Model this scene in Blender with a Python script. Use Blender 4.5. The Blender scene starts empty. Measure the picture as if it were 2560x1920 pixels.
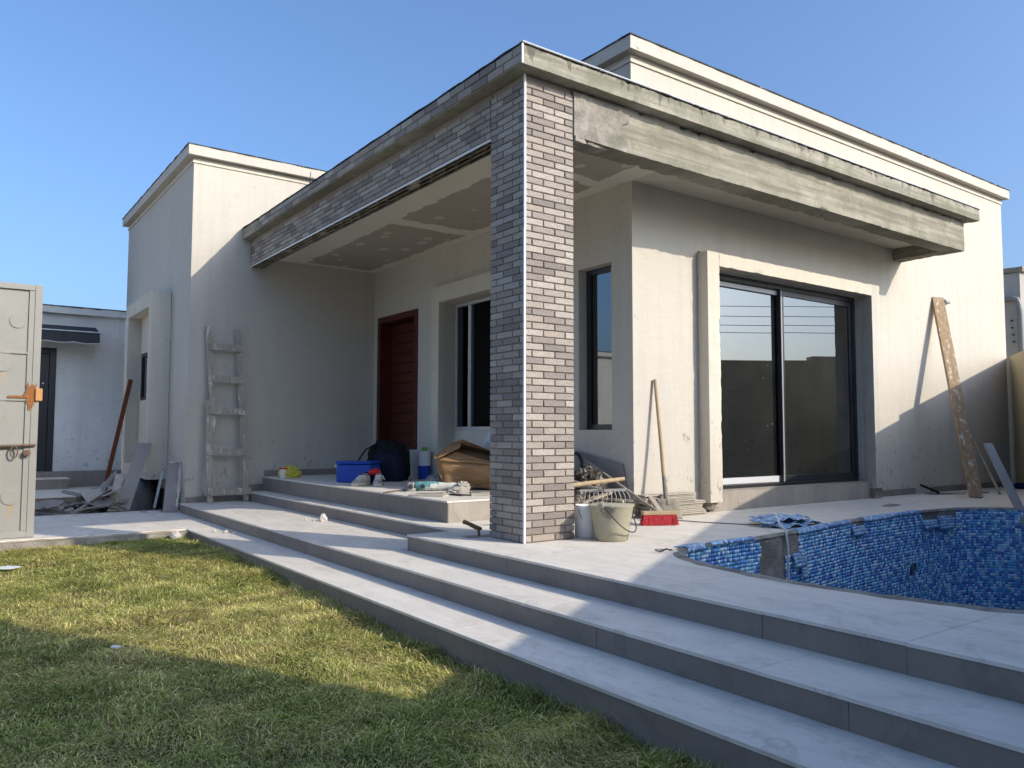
import bpy, math, random
import numpy as np
from mathutils import Vector, Matrix, noise
from mathutils.geometry import delaunay_2d_cdt
random.seed(7); rng = np.random.default_rng(7)
S = bpy.context.scene
COL = S.collection
R = math.radians

# ------------------------------------------------------------------ camera
cam = bpy.data.cameras.new('camera'); co = bpy.data.objects.new('camera', cam); COL.objects.link(co)
r_ = Vector((0.80864855, -0.58828918, 0.00183368)); u_ = Vector((-0.03851399, -0.04982965, 0.99801487)); f_ = Vector((0.58702998, 0.8071139, 0.06295204))
m4 = Matrix(((r_.x, u_.x, -f_.x, -3.173), (r_.y, u_.y, -f_.y, -4.2231), (r_.z, u_.z, -f_.z, 0.7268), (0, 0, 0, 1)))
co.matrix_world = m4
cam.sensor_width = 36.0; cam.lens = 1974.34 / 2560 * 36.0; cam.clip_start = 0.05; cam.clip_end = 2000
S.camera = co
S.render.resolution_x = 1024; S.render.resolution_y = 768

# ------------------------------------------------------------------ light
SUN = Vector((0.53, -1.0, 0.62)).normalized()
world = bpy.data.worlds.new('World'); S.world = world; world.use_nodes = True
wn = world.node_tree.nodes; wl = world.node_tree.links
sky = wn.new('ShaderNodeTexSky'); sky.sky_type = 'NISHITA'; sky.sun_disc = False
sky.sun_elevation = math.asin(SUN.z); sky.sun_rotation = math.atan2(SUN.x, SUN.y)
sky.air_density = 1.0; sky.dust_density = 4.2; sky.ozone_density = 6.0; sky.altitude = 10
bg = wn['Background']; bg.inputs['Strength'].default_value = 0.145
gam = wn.new('ShaderNodeGamma'); gam.inputs['Gamma'].default_value = 0.95; wl.new(sky.outputs[0], gam.inputs['Color'])      # hazier, flatter sky
tin = wn.new('ShaderNodeMix'); tin.data_type = 'RGBA'; tin.blend_type = 'MULTIPLY'; tin.inputs[0].default_value = 1.0; tin.inputs[7].default_value = (0.80, 0.86, 0.92, 1)
wl.new(gam.outputs[0], tin.inputs[6]); wl.new(tin.outputs[2], bg.inputs['Color'])
sl = bpy.data.lights.new('sun', 'SUN'); sl.energy = 2.0; sl.angle = R(0.55); sl.color = (1.0, 0.885, 0.73)
so = bpy.data.objects.new('sun', sl); COL.objects.link(so)
so.rotation_euler = (-SUN).to_track_quat('-Z', 'Y').to_euler(); so.location = (4, -8, 8)
S.view_settings.view_transform = 'Standard'; S.view_settings.look = 'None'
S.view_settings.exposure = 1.09; S.view_settings.gamma = 1.0; S.view_settings.use_curve_mapping = False
S.cycles.max_bounces = 10; S.cycles.diffuse_bounces = 7; S.cycles.glossy_bounces = 4; S.cycles.transmission_bounces = 6
S.cycles.transparent_max_bounces = 8; S.cycles.caustics_reflective = False; S.cycles.caustics_refractive = False

# ------------------------------------------------------------------ materials
class N:
    """tiny node helper"""
    def __init__(s, name):
        s.m = bpy.data.materials.new(name); s.m.use_nodes = True
        s.t = s.m.node_tree; s.n = s.t.nodes; s.b = s.n['Principled BSDF']; s.out = s.n['Material Output']
        s._pos = None
    def link(s, a, b): s.t.links.new(a, b)
    def pos(s, world=True):
        if s._pos is None:
            if world: s._pos = s.n.new('ShaderNodeNewGeometry').outputs['Position']
            else: s._pos = s.n.new('ShaderNodeTexCoord').outputs['Object']
        return s._pos
    def mapping(s, scale, vec=None):
        mp = s.n.new('ShaderNodeMapping'); mp.inputs['Scale'].default_value = scale
        s.link(vec or s.pos(), mp.inputs['Vector']); return mp.outputs[0]
    def noise(s, scale, detail=4, rough=0.55, vec=None, dist=0.0):
        t = s.n.new('ShaderNodeTexNoise'); t.inputs['Scale'].default_value = scale; t.inputs['Detail'].default_value = detail
        t.inputs['Roughness'].default_value = rough; t.inputs['Distortion'].default_value = dist
        s.link(vec or s.pos(), t.inputs['Vector']); return t.outputs['Fac']
    def voro(s, scale, vec=None, feature='F1'):
        t = s.n.new('ShaderNodeTexVoronoi'); t.inputs['Scale'].default_value = scale; t.feature = feature
        s.link(vec or s.pos(), t.inputs['Vector']); return t.outputs['Distance']
    def ramp(s, fac, stops, interp='LINEAR'):
        t = s.n.new('ShaderNodeValToRGB'); cr = t.color_ramp; cr.interpolation = interp
        while len(cr.elements) < len(stops): cr.elements.new(0.5)
        for e, (p, c) in zip(cr.elements, stops):
            e.position = p; e.color = (c, c, c, 1) if isinstance(c, (int, float)) else (*c, 1)
        s.link(fac, t.inputs['Fac']); return t.outputs['Color']
    def mix(s, fac, a, b, mode='MIX'):
        t = s.n.new('ShaderNodeMix'); t.data_type = 'RGBA'; t.blend_type = mode
        for sock, v in ((t.inputs[0], fac), (t.inputs[6], a), (t.inputs[7], b)):
            if isinstance(v, (int, float)): sock.default_value = v
            elif isinstance(v, tuple): sock.default_value = (*v, 1)
            else: s.link(v, sock)
        return t.outputs[2]
    def math(s, op, a, b=0.0):
        t = s.n.new('ShaderNodeMath'); t.operation = op
        for sock, v in ((t.inputs[0], a), (t.inputs[1], b)):
            if isinstance(v, (int, float)): sock.default_value = v
            else: s.link(v, sock)
        return t.outputs[0]
    def base(s, c, rough=0.8, spec=0.3, metal=0.0):
        if isinstance(c, tuple): s.b.inputs['Base Color'].default_value = (*c, 1)
        else: s.link(c, s.b.inputs['Base Color'])
        if isinstance(rough, (int, float)): s.b.inputs['Roughness'].default_value = rough
        else: s.link(rough, s.b.inputs['Roughness'])
        s.b.inputs['Specular IOR Level'].default_value = spec; s.b.inputs['Metallic'].default_value = metal
        return s
    def bump(s, h, strength=0.3, dist=0.01):
        t = s.n.new('ShaderNodeBump'); t.inputs['Strength'].default_value = strength; t.inputs['Distance'].default_value = dist
        s.link(h, t.inputs['Height']); s.link(t.outputs[0], s.b.inputs['Normal']); return s
    def rnd(s): return s.n.new('ShaderNodeObjectInfo').outputs['Random']
    def attr(s, name='Col'):
        t = s.n.new('ShaderNodeAttribute'); t.attribute_name = name; return t.outputs['Color']

def plaster(name, a, b, speck=0.70, spot=(0.16, 0.15, 0.13), fine=0.25):
    k = N(name)
    c = k.mix(k.ramp(k.noise(0.7, 5, 0.6), [(0.3, 0.0), (0.7, 1.0)]), a, b)
    st = k.noise(1.0, 5, 0.65, k.mapping((9, 9, 0.5)))                      # rain and roller streaks
    c = k.mix(k.ramp(st, [(0.46, 0.0), (0.72, 0.36)]), c, tuple(x * 0.82 for x in a))
    tw = k.noise(1.0, 3, 0.5, k.mapping((2.2, 2.2, 7.0)), 2.5)              # trowel sweeps
    c = k.mix(k.ramp(tw, [(0.56, 0.0), (0.60, 0.16), (0.64, 0.0)]), c, tuple(min(0.85, x * 1.22) for x in b))
    gate_ = k.ramp(k.noise(1.3, 2), [(0.44, 0.0), (0.60, 1.0)])
    sp = k.ramp(k.noise(20, 3, 0.75), [(speck - .03, 0.0), (speck, 0.85)])
    c = k.mix(k.math('MULTIPLY', sp, gate_), c, spot)
    big = k.ramp(k.noise(9, 4, 0.8), [(0.665, 0.0), (0.70, 0.7)])
    c = k.mix(k.math('MULTIPLY', big, gate_), c, tuple(x * 0.5 for x in a))
    sc = k.ramp(k.noise(4.5, 6, 0.8, k.mapping((1, 1, 0.4))), [(0.64, 0.0), (0.72, 0.5)])
    c = k.mix(sc, c, tuple(x * 0.55 for x in a))
    sz = k.n.new('ShaderNodeSeparateXYZ'); k.link(k.pos(), sz.inputs[0])
    low = k.math('MULTIPLY', k.math('MAXIMUM', k.math('SUBTRACT', 1.0, k.math('MULTIPLY', sz.outputs[2], 0.9)), 0.0), 0.10)
    spl = k.ramp(k.math('ADD', k.noise(13, 5, 0.8, k.mapping((1, 1, 0.6))), low), [(0.66, 0.0), (0.69, 0.65)])
    c = k.mix(spl, c, tuple(x * 0.42 for x in a))
    k.base(c, 0.9, 0.15)
    h = k.math('ADD', k.math('MULTIPLY', k.noise(3.0, 5, 0.6, k.mapping((1, 1, 1.6)), 0.6), 1.0), k.math('ADD', k.math('MULTIPLY', k.noise(60, 3), 0.08), k.math('MULTIPLY', tw, 0.3)))
    return k.bump(h, fine, 0.02).m

def concrete(name, a, b, streak=(0.5, 0.5, 11), bumps=0.5, dark=(0.10, 0.095, 0.085), drips=True, top=None):
    k = N(name)
    c = k.mix(k.ramp(k.noise(1.1, 6, 0.65), [(0.35, 0.0), (0.65, 1.0)]), a, b)
    c = k.mix(k.ramp(k.noise(1.0, 6, 0.7, k.mapping(streak), 0.3), [(0.42, 0.0), (0.60, 0.75)]), c, tuple(x * 0.55 for x in a))
    c = k.mix(k.ramp(k.noise(3.1, 6, 0.75), [(0.48, 0.0), (0.62, 0.65)]), c, (a[0] * 0.62, a[1] * 0.66, a[2] * 0.58))
    if drips: c = k.mix(k.ramp(k.noise(1.0, 4, 0.7, k.mapping((16, 16, 1.3))), [(0.64, 0.0), (0.70, 0.75)]), c, dark)
    c = k.mix(k.ramp(k.noise(17, 5, 0.75), [(0.62, 0.0), (0.70, 0.6)]), c, dark)
    c = k.mix(k.ramp(k.noise(8, 6, 0.8), [(0.64, 0.0), (0.69, 0.75)]), c, (0.60, 0.57, 0.50))
    if top:
        sp_ = k.n.new('ShaderNodeSeparateXYZ'); k.link(k.pos(), sp_.inputs[0])
        ln = k.math('MULTIPLY', k.math('MAXIMUM', k.math('SUBTRACT', k.noise(1.0, 3, 0.7, k.mapping((11, 11, 0.6))), 0.52), 0.0), 0.6)
        c = k.mix(k.math('MULTIPLY', k.math('GREATER_THAN', k.math('ADD', sp_.outputs[2], ln), top), 0.6), c, (0.075, 0.07, 0.06))
    k.base(c, 0.93, 0.12)
    h = k.math('ADD', k.math('ADD', k.noise(7, 6, 0.7), k.math('MULTIPLY', k.noise(1.0, 4, 0.6, k.mapping((1, 1, 22))), 0.35)), k.math('MULTIPLY', k.noise(60, 3), 0.2))
    return k.bump(h, bumps, 0.02).m

def plain(name, c, rough=0.6, spec=0.4, metal=0.0, var=0.15, scale=12, bump=0.0, bscale=40, world=False, dirt=None, dirt_at=0.6):
    k = N(name); k.pos(world)
    cc = k.mix(k.noise(scale, 4), tuple(x * (1 - var) for x in c), tuple(min(1, x * (1 + var)) for x in c))
    if dirt: cc = k.mix(k.ramp(k.noise(scale * 0.7, 6, 0.7), [(dirt_at, 0.0), (dirt_at + 0.06, 0.9)]), cc, dirt)
    k.base(cc, rough, spec, metal)
    if bump: k.bump(k.noise(bscale, 5, 0.6), bump, 0.01)
    return k.m

M = {}
M['plaster'] = plaster('wall_plaster', (0.50, 0.466, 0.402), (0.545, 0.51, 0.445))
M['plaster_trim'] = plaster('surround_plaster', (0.54, 0.495, 0.41), (0.61, 0.565, 0.475), 0.74)
M['old_plaster'] = plaster('outbuilding_plaster', (0.50, 0.50, 0.48), (0.66, 0.66, 0.64), 0.68)
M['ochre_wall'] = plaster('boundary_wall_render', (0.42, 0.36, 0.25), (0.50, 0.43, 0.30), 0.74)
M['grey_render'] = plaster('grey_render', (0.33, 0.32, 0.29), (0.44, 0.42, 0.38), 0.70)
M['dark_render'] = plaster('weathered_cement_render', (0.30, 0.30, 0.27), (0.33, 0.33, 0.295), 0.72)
M['concrete'] = concrete('raw_concrete', (0.29, 0.27, 0.215), (0.40, 0.375, 0.305))
M['concrete_edge'] = concrete('stained_slab_edge', (0.31, 0.29, 0.23), (0.42, 0.395, 0.325), top=3.332)
M['mortar_rough'] = concrete('rough_mortar', (0.30, 0.275, 0.235), (0.40, 0.37, 0.32), (6, 6, 6), 0.9, drips=False)
M['sand_edge'] = concrete('sandy_mortar_edge', (0.42, 0.35, 0.25), (0.52, 0.45, 0.34), (6, 6, 6), 1.0, (0.12, 0.09, 0.06), False)
M['brick_joint'] = plain('brick_joint', (0.33, 0.285, 0.245), 0.95, 0.1, world=True, bump=0.3)
M['membrane'] = plain('roof_membrane', (0.035, 0.034, 0.035), 0.7, 0.3, var=0.5, scale=25, world=True, bump=0.5, dirt=(0.45, 0.44, 0.42), dirt_at=0.58)
M['white_metal'] = plain('white_trim', (0.80, 0.80, 0.78), 0.35, 0.5, var=0.04)
M['dark_frame'] = plain('anthracite_aluminium', (0.018, 0.020, 0.024), 0.35, 0.5, var=0.2)
M['silver'] = plain('bare_aluminium', (0.62, 0.63, 0.64), 0.38, 0.5, 0.6, var=0.08)
M['interior'] = plain('shade_dark_interior', (0.05, 0.048, 0.045), 0.9, 0.1, world=True)  # darkness of the unlit rooms is painted into this colour
M['grey_film'] = plain('protective_film', (0.60, 0.61, 0.62), 0.4, 0.4, var=0.06)

def brick_mat(name, use_attr):
    k = N(name); k.pos(use_attr)
    fac = k.attr() if use_attr else k.rnd()
    pal = [(0.0, (0.235, 0.205, 0.185)), (0.12, (0.28, 0.245, 0.22)), (0.28, (0.335, 0.295, 0.26)), (0.46, (0.385, 0.34, 0.295)),
           (0.62, (0.43, 0.385, 0.335)), (0.78, (0.395, 0.34, 0.285)), (0.90, (0.46, 0.415, 0.365))]
    c = k.ramp(fac, pal, 'CONSTANT')
    c = k.mix(k.ramp(k.noise(38, 5, 0.7), [(0.4, 0.0), (0.8, 0.55)]), c, (0.24, 0.21, 0.19))
    c = k.mix(k.ramp(k.noise(70, 3, 0.7), [(0.64, 0.0), (0.70, 0.5)]), c, (0.55, 0.51, 0.46))
    k.base(c, 0.92, 0.15)
    h = k.math('ADD', k.noise(55, 5, 0.7), k.math('MULTIPLY', k.noise(22, 3, 0.6, dist=2.0), 0.8))
    return k.bump(h, 0.55, 0.012).m
M['brick'] = brick_mat('brick_slip', False); M['brick_many'] = brick_mat('brick_slip_course', True)

def floor_mat(name, a, b, dust, dlo=0.35, dhi=0.6):
    k = N(name)
    rr = k.n.new('ShaderNodeObjectInfo').outputs['Random']
    c = k.mix(k.ramp(k.noise(1.6, 5, 0.6, k.mapping((1.6, 0.6, 1))), [(0.3, 0.0), (0.7, 1.0)]), a, b)
    c = k.mix(k.ramp(k.noise(3.2, 7, 0.7, k.mapping((2.6, 0.8, 1)), 0.8), [(dlo, 0.0), (dhi, 0.85)]), c, dust)
    c = k.mix(k.ramp(k.noise(6, 6, 0.75, k.mapping((3.0, 1.0, 1)), 0.4), [(0.58, 0.0), (0.70, 0.35)]), c, tuple(x * 0.72 for x in a))
    ring = k.ramp(k.voro(0.9, k.mapping((1, 1, 0.01))), [(0.040, 0.0), (0.046, 0.30), (0.052, 0.25), (0.058, 0.0)])
    c = k.mix(ring, c, tuple(x * 0.5 for x in a))
    c = k.mix(k.ramp(k.noise(2.4, 8, 0.8, k.mapping((1.2, 1.0, 1)), 1.5), [(0.53, 0.0), (0.60, 0.36)]), c, tuple(x * 0.68 for x in a))
    c = k.mix(k.ramp(k.noise(11, 4, 0.8), [(0.66, 0.0), (0.70, 0.55)]), c, tuple(min(.82, x * 1.2) for x in dust))
    c = k.mix(k.ramp(k.noise(40, 3, 0.8), [(0.69, 0.0), (0.73, 0.55)]), c, tuple(x * 0.45 for x in a))
    c = k.mix(k.math('MULTIPLY', rr, 0.12), c, tuple(x * 0.7 for x in a))
    rg = k.ramp(k.noise(2.5, 4), [(0.3, 0.5), (0.7, 0.75)])
    k.base(c, rg, 0.3)
    return k.bump(k.noise(90, 4, 0.6), 0.05, 0.004).m
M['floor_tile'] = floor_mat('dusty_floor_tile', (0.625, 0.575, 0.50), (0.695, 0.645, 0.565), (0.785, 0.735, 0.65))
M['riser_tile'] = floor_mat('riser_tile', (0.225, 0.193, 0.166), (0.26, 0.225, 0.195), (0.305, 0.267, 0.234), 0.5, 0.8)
M['plinth_tile'] = floor_mat('plinth_tile', (0.31, 0.275, 0.235), (0.36, 0.325, 0.28), (0.42, 0.38, 0.33), 0.45, 0.8)
M['tile_back'] = floor_mat('broken_tile', (0.19, 0.18, 0.165), (0.27, 0.255, 0.235), (0.40, 0.38, 0.35), 0.5, 0.7)
M['tile_beige'] = floor_mat('beige_tile', (0.36, 0.325, 0.27), (0.45, 0.41, 0.35), (0.52, 0.48, 0.41), 0.45, 0.7)
M['mauve_tile'] = floor_mat('mauve_tile', (0.255, 0.235, 0.225), (0.30, 0.275, 0.265), (0.37, 0.35, 0.335), 0.5, 0.8)

def glass_mat(name, ior=2.7, tint=(0.22, 0.25, 0.26), specks=False):
    k = N(name); k.n.remove(k.b)
    tr = k.n.new('ShaderNodeBsdfTransparent'); tr.inputs['Color'].default_value = (*tint, 1)
    gl = k.n.new('ShaderNodeBsdfGlossy'); gl.inputs['Roughness'].default_value = 0.0; gl.inputs['Color'].default_value = (0.93, 0.96, 0.97, 1)
    fr = k.n.new('ShaderNodeFresnel'); fr.inputs['IOR'].default_value = ior
    nb = k.n.new('ShaderNodeBump'); nb.inputs['Strength'].default_value = 0.012; nb.inputs['Distance'].default_value = 0.02
    k.link(k.noise(1.3, 1), nb.inputs['Height']); k.link(nb.outputs[0], gl.inputs['Normal'])
    mx = k.n.new('ShaderNodeMixShader'); k.link(fr.outputs[0], mx.inputs[0]); k.link(tr.outputs[0], mx.inputs[1]); k.link(gl.outputs[0], mx.inputs[2])
    last = mx.outputs[0]
    if specks:
        df = k.n.new('ShaderNodeBsdfDiffuse'); df.inputs['Color'].default_value = (0.6, 0.6, 0.57, 1)
        sp = k.ramp(k.noise(34, 2, 0.8), [(0.735, 0.0), (0.75, 0.9)])
        gt = k.ramp(k.noise(1.7, 2), [(0.48, 0.0), (0.58, 1.0)])
        film = k.math('ADD', k.math('MULTIPLY', sp, gt), k.ramp(k.noise(2.2, 5, 0.7), [(0.4, 0.006), (0.75, 0.022)]))
        m2 = k.n.new('ShaderNodeMixShader'); k.link(film, m2.inputs[0]); k.link(last, m2.inputs[1]); k.link(df.outputs[0], m2.inputs[2]); last = m2.outputs[0]
    k.link(last, k.out.inputs['Surface']); return k.m
M['glass'] = glass_mat('reflective_glass', 3.0, (0.08, 0.10, 0.10), True)
M['glass_side'] = glass_mat('side_window_glass', 2.4, (0.10, 0.11, 0.12))
M['glass_clear'] = glass_mat('plain_glass', 1.22, (0.5, 0.52, 0.52))

def gypsum():
    k = N('gypsum_ceiling')
    pos = k.pos()
    raw = (0.42, 0.37, 0.30); comp = (0.66, 0.61, 0.51)
    # bare boards show only inside the ragged edge of the joint filler, with dabs over the screws
    sep = k.n.new('ShaderNodeSeparateXYZ'); k.link(pos, sep.inputs[0])
    wob = k.math('MULTIPLY', k.math('SUBTRACT', k.noise(4.0, 5, 0.65), 0.5), 0.22)
    def board(x0, x1, y0, y1):
        ax = k.math('SUBTRACT', k.math('ABSOLUTE', k.math('SUBTRACT', sep.outputs[0], (x0 + x1) / 2)), (x1 - x0) / 2)
        ay = k.math('SUBTRACT', k.math('ABSOLUTE', k.math('SUBTRACT', sep.outputs[1], (y0 + y1) / 2)), (y1 - y0) / 2)
        return k.math('LESS_THAN', k.math('ADD', k.math('MAXIMUM', ax, ay), wob), 0.0)
    j = k.math('MAXIMUM', k.math('MAXIMUM', board(.70, 1.62, 3.30, 5.73), board(.68, 1.60, 1.45, 3.09)), k.math('MAXIMUM', board(.86, 1.52, .42, .92), board(1.36, 1.62, 1.06, 1.33)))
    sp = k.voro(4.4, k.mapping((1, 0.72, 0.02)))
    spots = k.ramp(k.math('ADD', sp, k.math('MULTIPLY', k.noise(9, 2), 0.06)), [(0.25, 1.0), (0.27, 0.0)])
    brd = k.mix(k.math('MULTIPLY', spots, 0.6), k.mix(k.noise(2, 3), raw, tuple(x * 0.88 for x in raw)), comp)
    c = k.mix(j, k.mix(k.noise(1.5, 4), comp, tuple(x * 1.08 for x in comp)), brd)
    k.base(c, 0.9, 0.1); return k.bump(k.noise(8, 4), 0.05, 0.01).m
M['ceiling'] = gypsum()

def wood(name, a, b, scale=(40, 40, 2.2), rough=0.75, dirt=None, dirt_at=0.56):
    k = N(name); k.pos(False)
    c = k.mix(k.ramp(k.noise(1.0, 5, 0.6, k.mapping(scale)), [(0.3, 0.0), (0.7, 1.0)]), a, b)
    if dirt: c = k.mix(k.ramp(k.noise(17, 6, 0.75, k.mapping((1, 1, .35))), [(dirt_at, 0.0), (dirt_at + 0.05, 0.9)]), c, dirt)
    k.base(c, rough, 0.25); return k.bump(k.noise(1.0, 4, 0.6, k.mapping(scale)), 0.3, 0.004).m
M['door_wood'] = wood('mahogany_door', (0.062, 0.015, 0.010), (0.10, 0.025, 0.016), (2, 2, 30), 0.35)
M['ladder_wood'] = wood('weathered_ladder_wood', (0.30, 0.27, 0.22), (0.43, 0.39, 0.325), dirt=(0.62, 0.59, 0.53), dirt_at=0.54)
M['plank'] = wood('paint_flaked_plank', (0.29, 0.185, 0.10), (0.42, 0.31, 0.20), dirt=(0.62, 0.58, 0.50), dirt_at=0.56)
M['brown_bar'] = wood('red_brown_bar', (0.12, 0.035, 0.015), (0.17, 0.055, 0.022))
M['handle'] = wood('tool_handle_wood', (0.36, 0.27, 0.16), (0.47, 0.36, 0.23))
M['handle_grey'] = wood('grey_tool_handle', (0.27, 0.23, 0.18), (0.36, 0.31, 0.25), dirt=(0.48, 0.46, 0.42), dirt_at=0.60)
M['gate_paint'] = plain('grey_gate_paint', (0.285, 0.278, 0.252), 0.5, 0.4, var=0.12, scale=3, bump=0.25, bscale=5, dirt=(0.40, 0.385, 0.345), dirt_at=0.62)
M['rust'] = plain('rusty_steel', (0.30, 0.13, 0.05), 0.85, 0.2, 0.2, var=0.5, scale=40, bump=0.4)
M['rust_stain'] = plain('rust_stain', (0.40, 0.29, 0.16), 0.8, 0.2, var=0.3, scale=40)
M['rust_dark'] = plain('dark_rusty_steel', (0.16, 0.11, 0.08), 0.8, 0.3, 0.3, var=0.4, scale=40, bump=0.3)
M['lock'] = plain('orange_lock_plate', (0.50, 0.25, 0.09), 0.5, 0.5, 0.3, var=0.2)
M['awning'] = plain('charcoal_awning_fabric', (0.055, 0.058, 0.065), 0.85, 0.1, var=0.2)
M['pale_edge'] = plain('pale_binding', (0.55, 0.60, 0.60), 0.7, 0.2)
M['blue_plastic'] = plain('blue_plastic', (0.008, 0.055, 0.36), 0.42, 0.4, var=0.10, scale=6)
M['yellow_plastic'] = plain('yellow_bag', (0.62, 0.56, 0.09), 0.35, 0.4, var=0.2, bump=0.4, bscale=30)
M['red_plastic'] = plain('red_plastic', (0.55, 0.02, 0.02), 0.5, 0.4)
M['white_plastic'] = plain('white_plastic', (0.70, 0.70, 0.67), 0.5, 0.4, var=0.06, dirt=(0.42, 0.40, 0.36), dirt_at=0.64)
M['black_fabric'] = plain('black_nylon', (0.008, 0.009, 0.012), 0.75, 0.2, var=0.4, bump=0.4, bscale=30)
M['navy_fabric'] = plain('navy_nylon', (0.010, 0.013, 0.030), 0.75, 0.2, var=0.4, bump=0.3)
M['shoe'] = plain('dusty_trainer', (0.40, 0.385, 0.34), 0.85, 0.15, var=0.2, scale=25, dirt=(0.22, 0.20, 0.17), dirt_at=0.58)
M['shoe_sole'] = plain('trainer_sole', (0.48, 0.46, 0.40), 0.8, 0.2)
M['card'] = plain('cardboard', (0.30, 0.185, 0.095), 0.85, 0.15, var=0.12, scale=7, bump=0.15, bscale=18)
M['teal'] = plain('teal_tool_body', (0.10, 0.30, 0.31), 0.5, 0.4, var=0.2, dirt=(0.62, 0.61, 0.58), dirt_at=0.52)
M['dusty_white'] = plain('dusty_tool_grip', (0.58, 0.57, 0.53), 0.8, 0.2, var=0.15, scale=25)
M['dusty_steel'] = plain('dusty_steel', (0.38, 0.37, 0.36), 0.5, 0.4, 0.5, var=0.3, scale=30)
M['dark_steel'] = plain('dark_steel', (0.05, 0.05, 0.05), 0.5, 0.4, 0.5, var=0.4, scale=30)
M['rag'] = plain('dusty_rag', (0.42, 0.40, 0.37), 0.95, 0.1, var=0.2, bump=0.4, bscale=25)
M['bundle'] = plain('striped_cloth', (0.055, 0.05, 0.045), 0.9, 0.1, var=0.4, scale=18, dirt=(0.34, 0.31, 0.27), dirt_at=0.53, bump=0.5, bscale=30)
M['sack'] = plain('white_woven_sack', (0.55, 0.56, 0.58), 0.7, 0.2, var=0.1, bump=0.3)
M['rubber'] = plain('cement_stained_rubber', (0.40, 0.375, 0.28), 0.75, 0.25, var=0.3, scale=9, dirt=(0.19, 0.185, 0.16), dirt_at=0.53, bump=0.15)
M['rubber_in'] = plain('bucket_inside', (0.27, 0.28, 0.27), 0.8, 0.2, var=0.25)
M['bristle'] = plain('red_bristle', (0.50, 0.045, 0.055), 0.7, 0.2, var=0.35, scale=60)
M['hose_black'] = plain('black_hose', (0.012, 0.012, 0.013), 0.5, 0.4)
M['hose_white'] = plain('white_hose', (0.66, 0.66, 0.64), 0.5, 0.4)
M['cord'] = plain('brown_cord', (0.10, 0.075, 0.06), 0.7, 0.2)
M['pvc'] = plain('grey_pvc', (0.19, 0.19, 0.19), 0.45, 0.4)
M['lamp_grey'] = plain('grey_lamp_body', (0.30, 0.30, 0.30), 0.45, 0.4)
M['green_lid'] = plain('green_lid', (0.18, 0.42, 0.06), 0.45, 0.4)
M['brass'] = plain('worn_trowel_grip', (0.16, 0.115, 0.06), 0.6, 0.4, var=0.5, scale=40)
M['soil'] = plain('bare_soil', (0.10, 0.085, 0.065), 0.95, 0.1, var=0.4, scale=9, world=True, bump=0.9, bscale=22)
M['debris'] = plain('plaster_crumb', (0.52, 0.50, 0.46), 0.95, 0.1, var=0.2, scale=20)
M['bar_alu'] = plain('mortar_smeared_aluminium', (0.38, 0.375, 0.36), 0.5, 0.4, 0.2, var=0.12, scale=6, dirt=(0.50, 0.50, 0.48), dirt_at=0.60)
M['navy_cloth'] = plain('navy_cloth', (0.02, 0.03, 0.09), 0.9, 0.1)
M['cable'] = plain('black_cable', (0.02, 0.02, 0.02), 0.6, 0.3)

def mosaic_mat():
    k = N('glass_mosaic'); k.base(k.mix(k.ramp(k.noise(90, 3), [(0.4, 0.0), (0.8, 0.25)]), k.attr(), (0.45, 0.48, 0.5)), 0.22, 0.5); return k.m
M['mosaic'] = mosaic_mat()
def grass_mat():
    k = N('grass_blades'); k.base(k.attr(), 0.75, 0.2)
    tl = k.n.new('ShaderNodeBsdfTranslucent'); k.link(k.attr(), tl.inputs['Color'])
    mx = k.n.new('ShaderNodeMixShader'); mx.inputs[0].default_value = 0.2
    k.link(k.b.outputs[0], mx.inputs[1]); k.link(tl.outputs[0], mx.inputs[2]); k.link(mx.outputs[0], k.out.inputs['Surface']); return k.m
M['grass'] = grass_mat()
def ground_mat():
    k = N('lawn_soil')
    c = k.mix(k.ramp(k.noise(0.8, 6, 0.65), [(0.35, 0.0), (0.65, 1.0)]), (0.08, 0.085, 0.03), (0.14, 0.12, 0.05))
    k.base(k.mix(k.noise(30, 4), c, (0.05, 0.06, 0.018)), 0.95, 0.1); return k.bump(k.noise(40, 4), 0.6, 0.02).m
M['ground'] = ground_mat()
M['pale_ground'] = plain('pale_bounce_ground', (0.46, 0.41, 0.34), 0.95, 0.1, var=0.15, scale=2, world=True, bump=0.3)  # out-of-view ground, coloured pale to bounce light into the shaded walls

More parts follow.
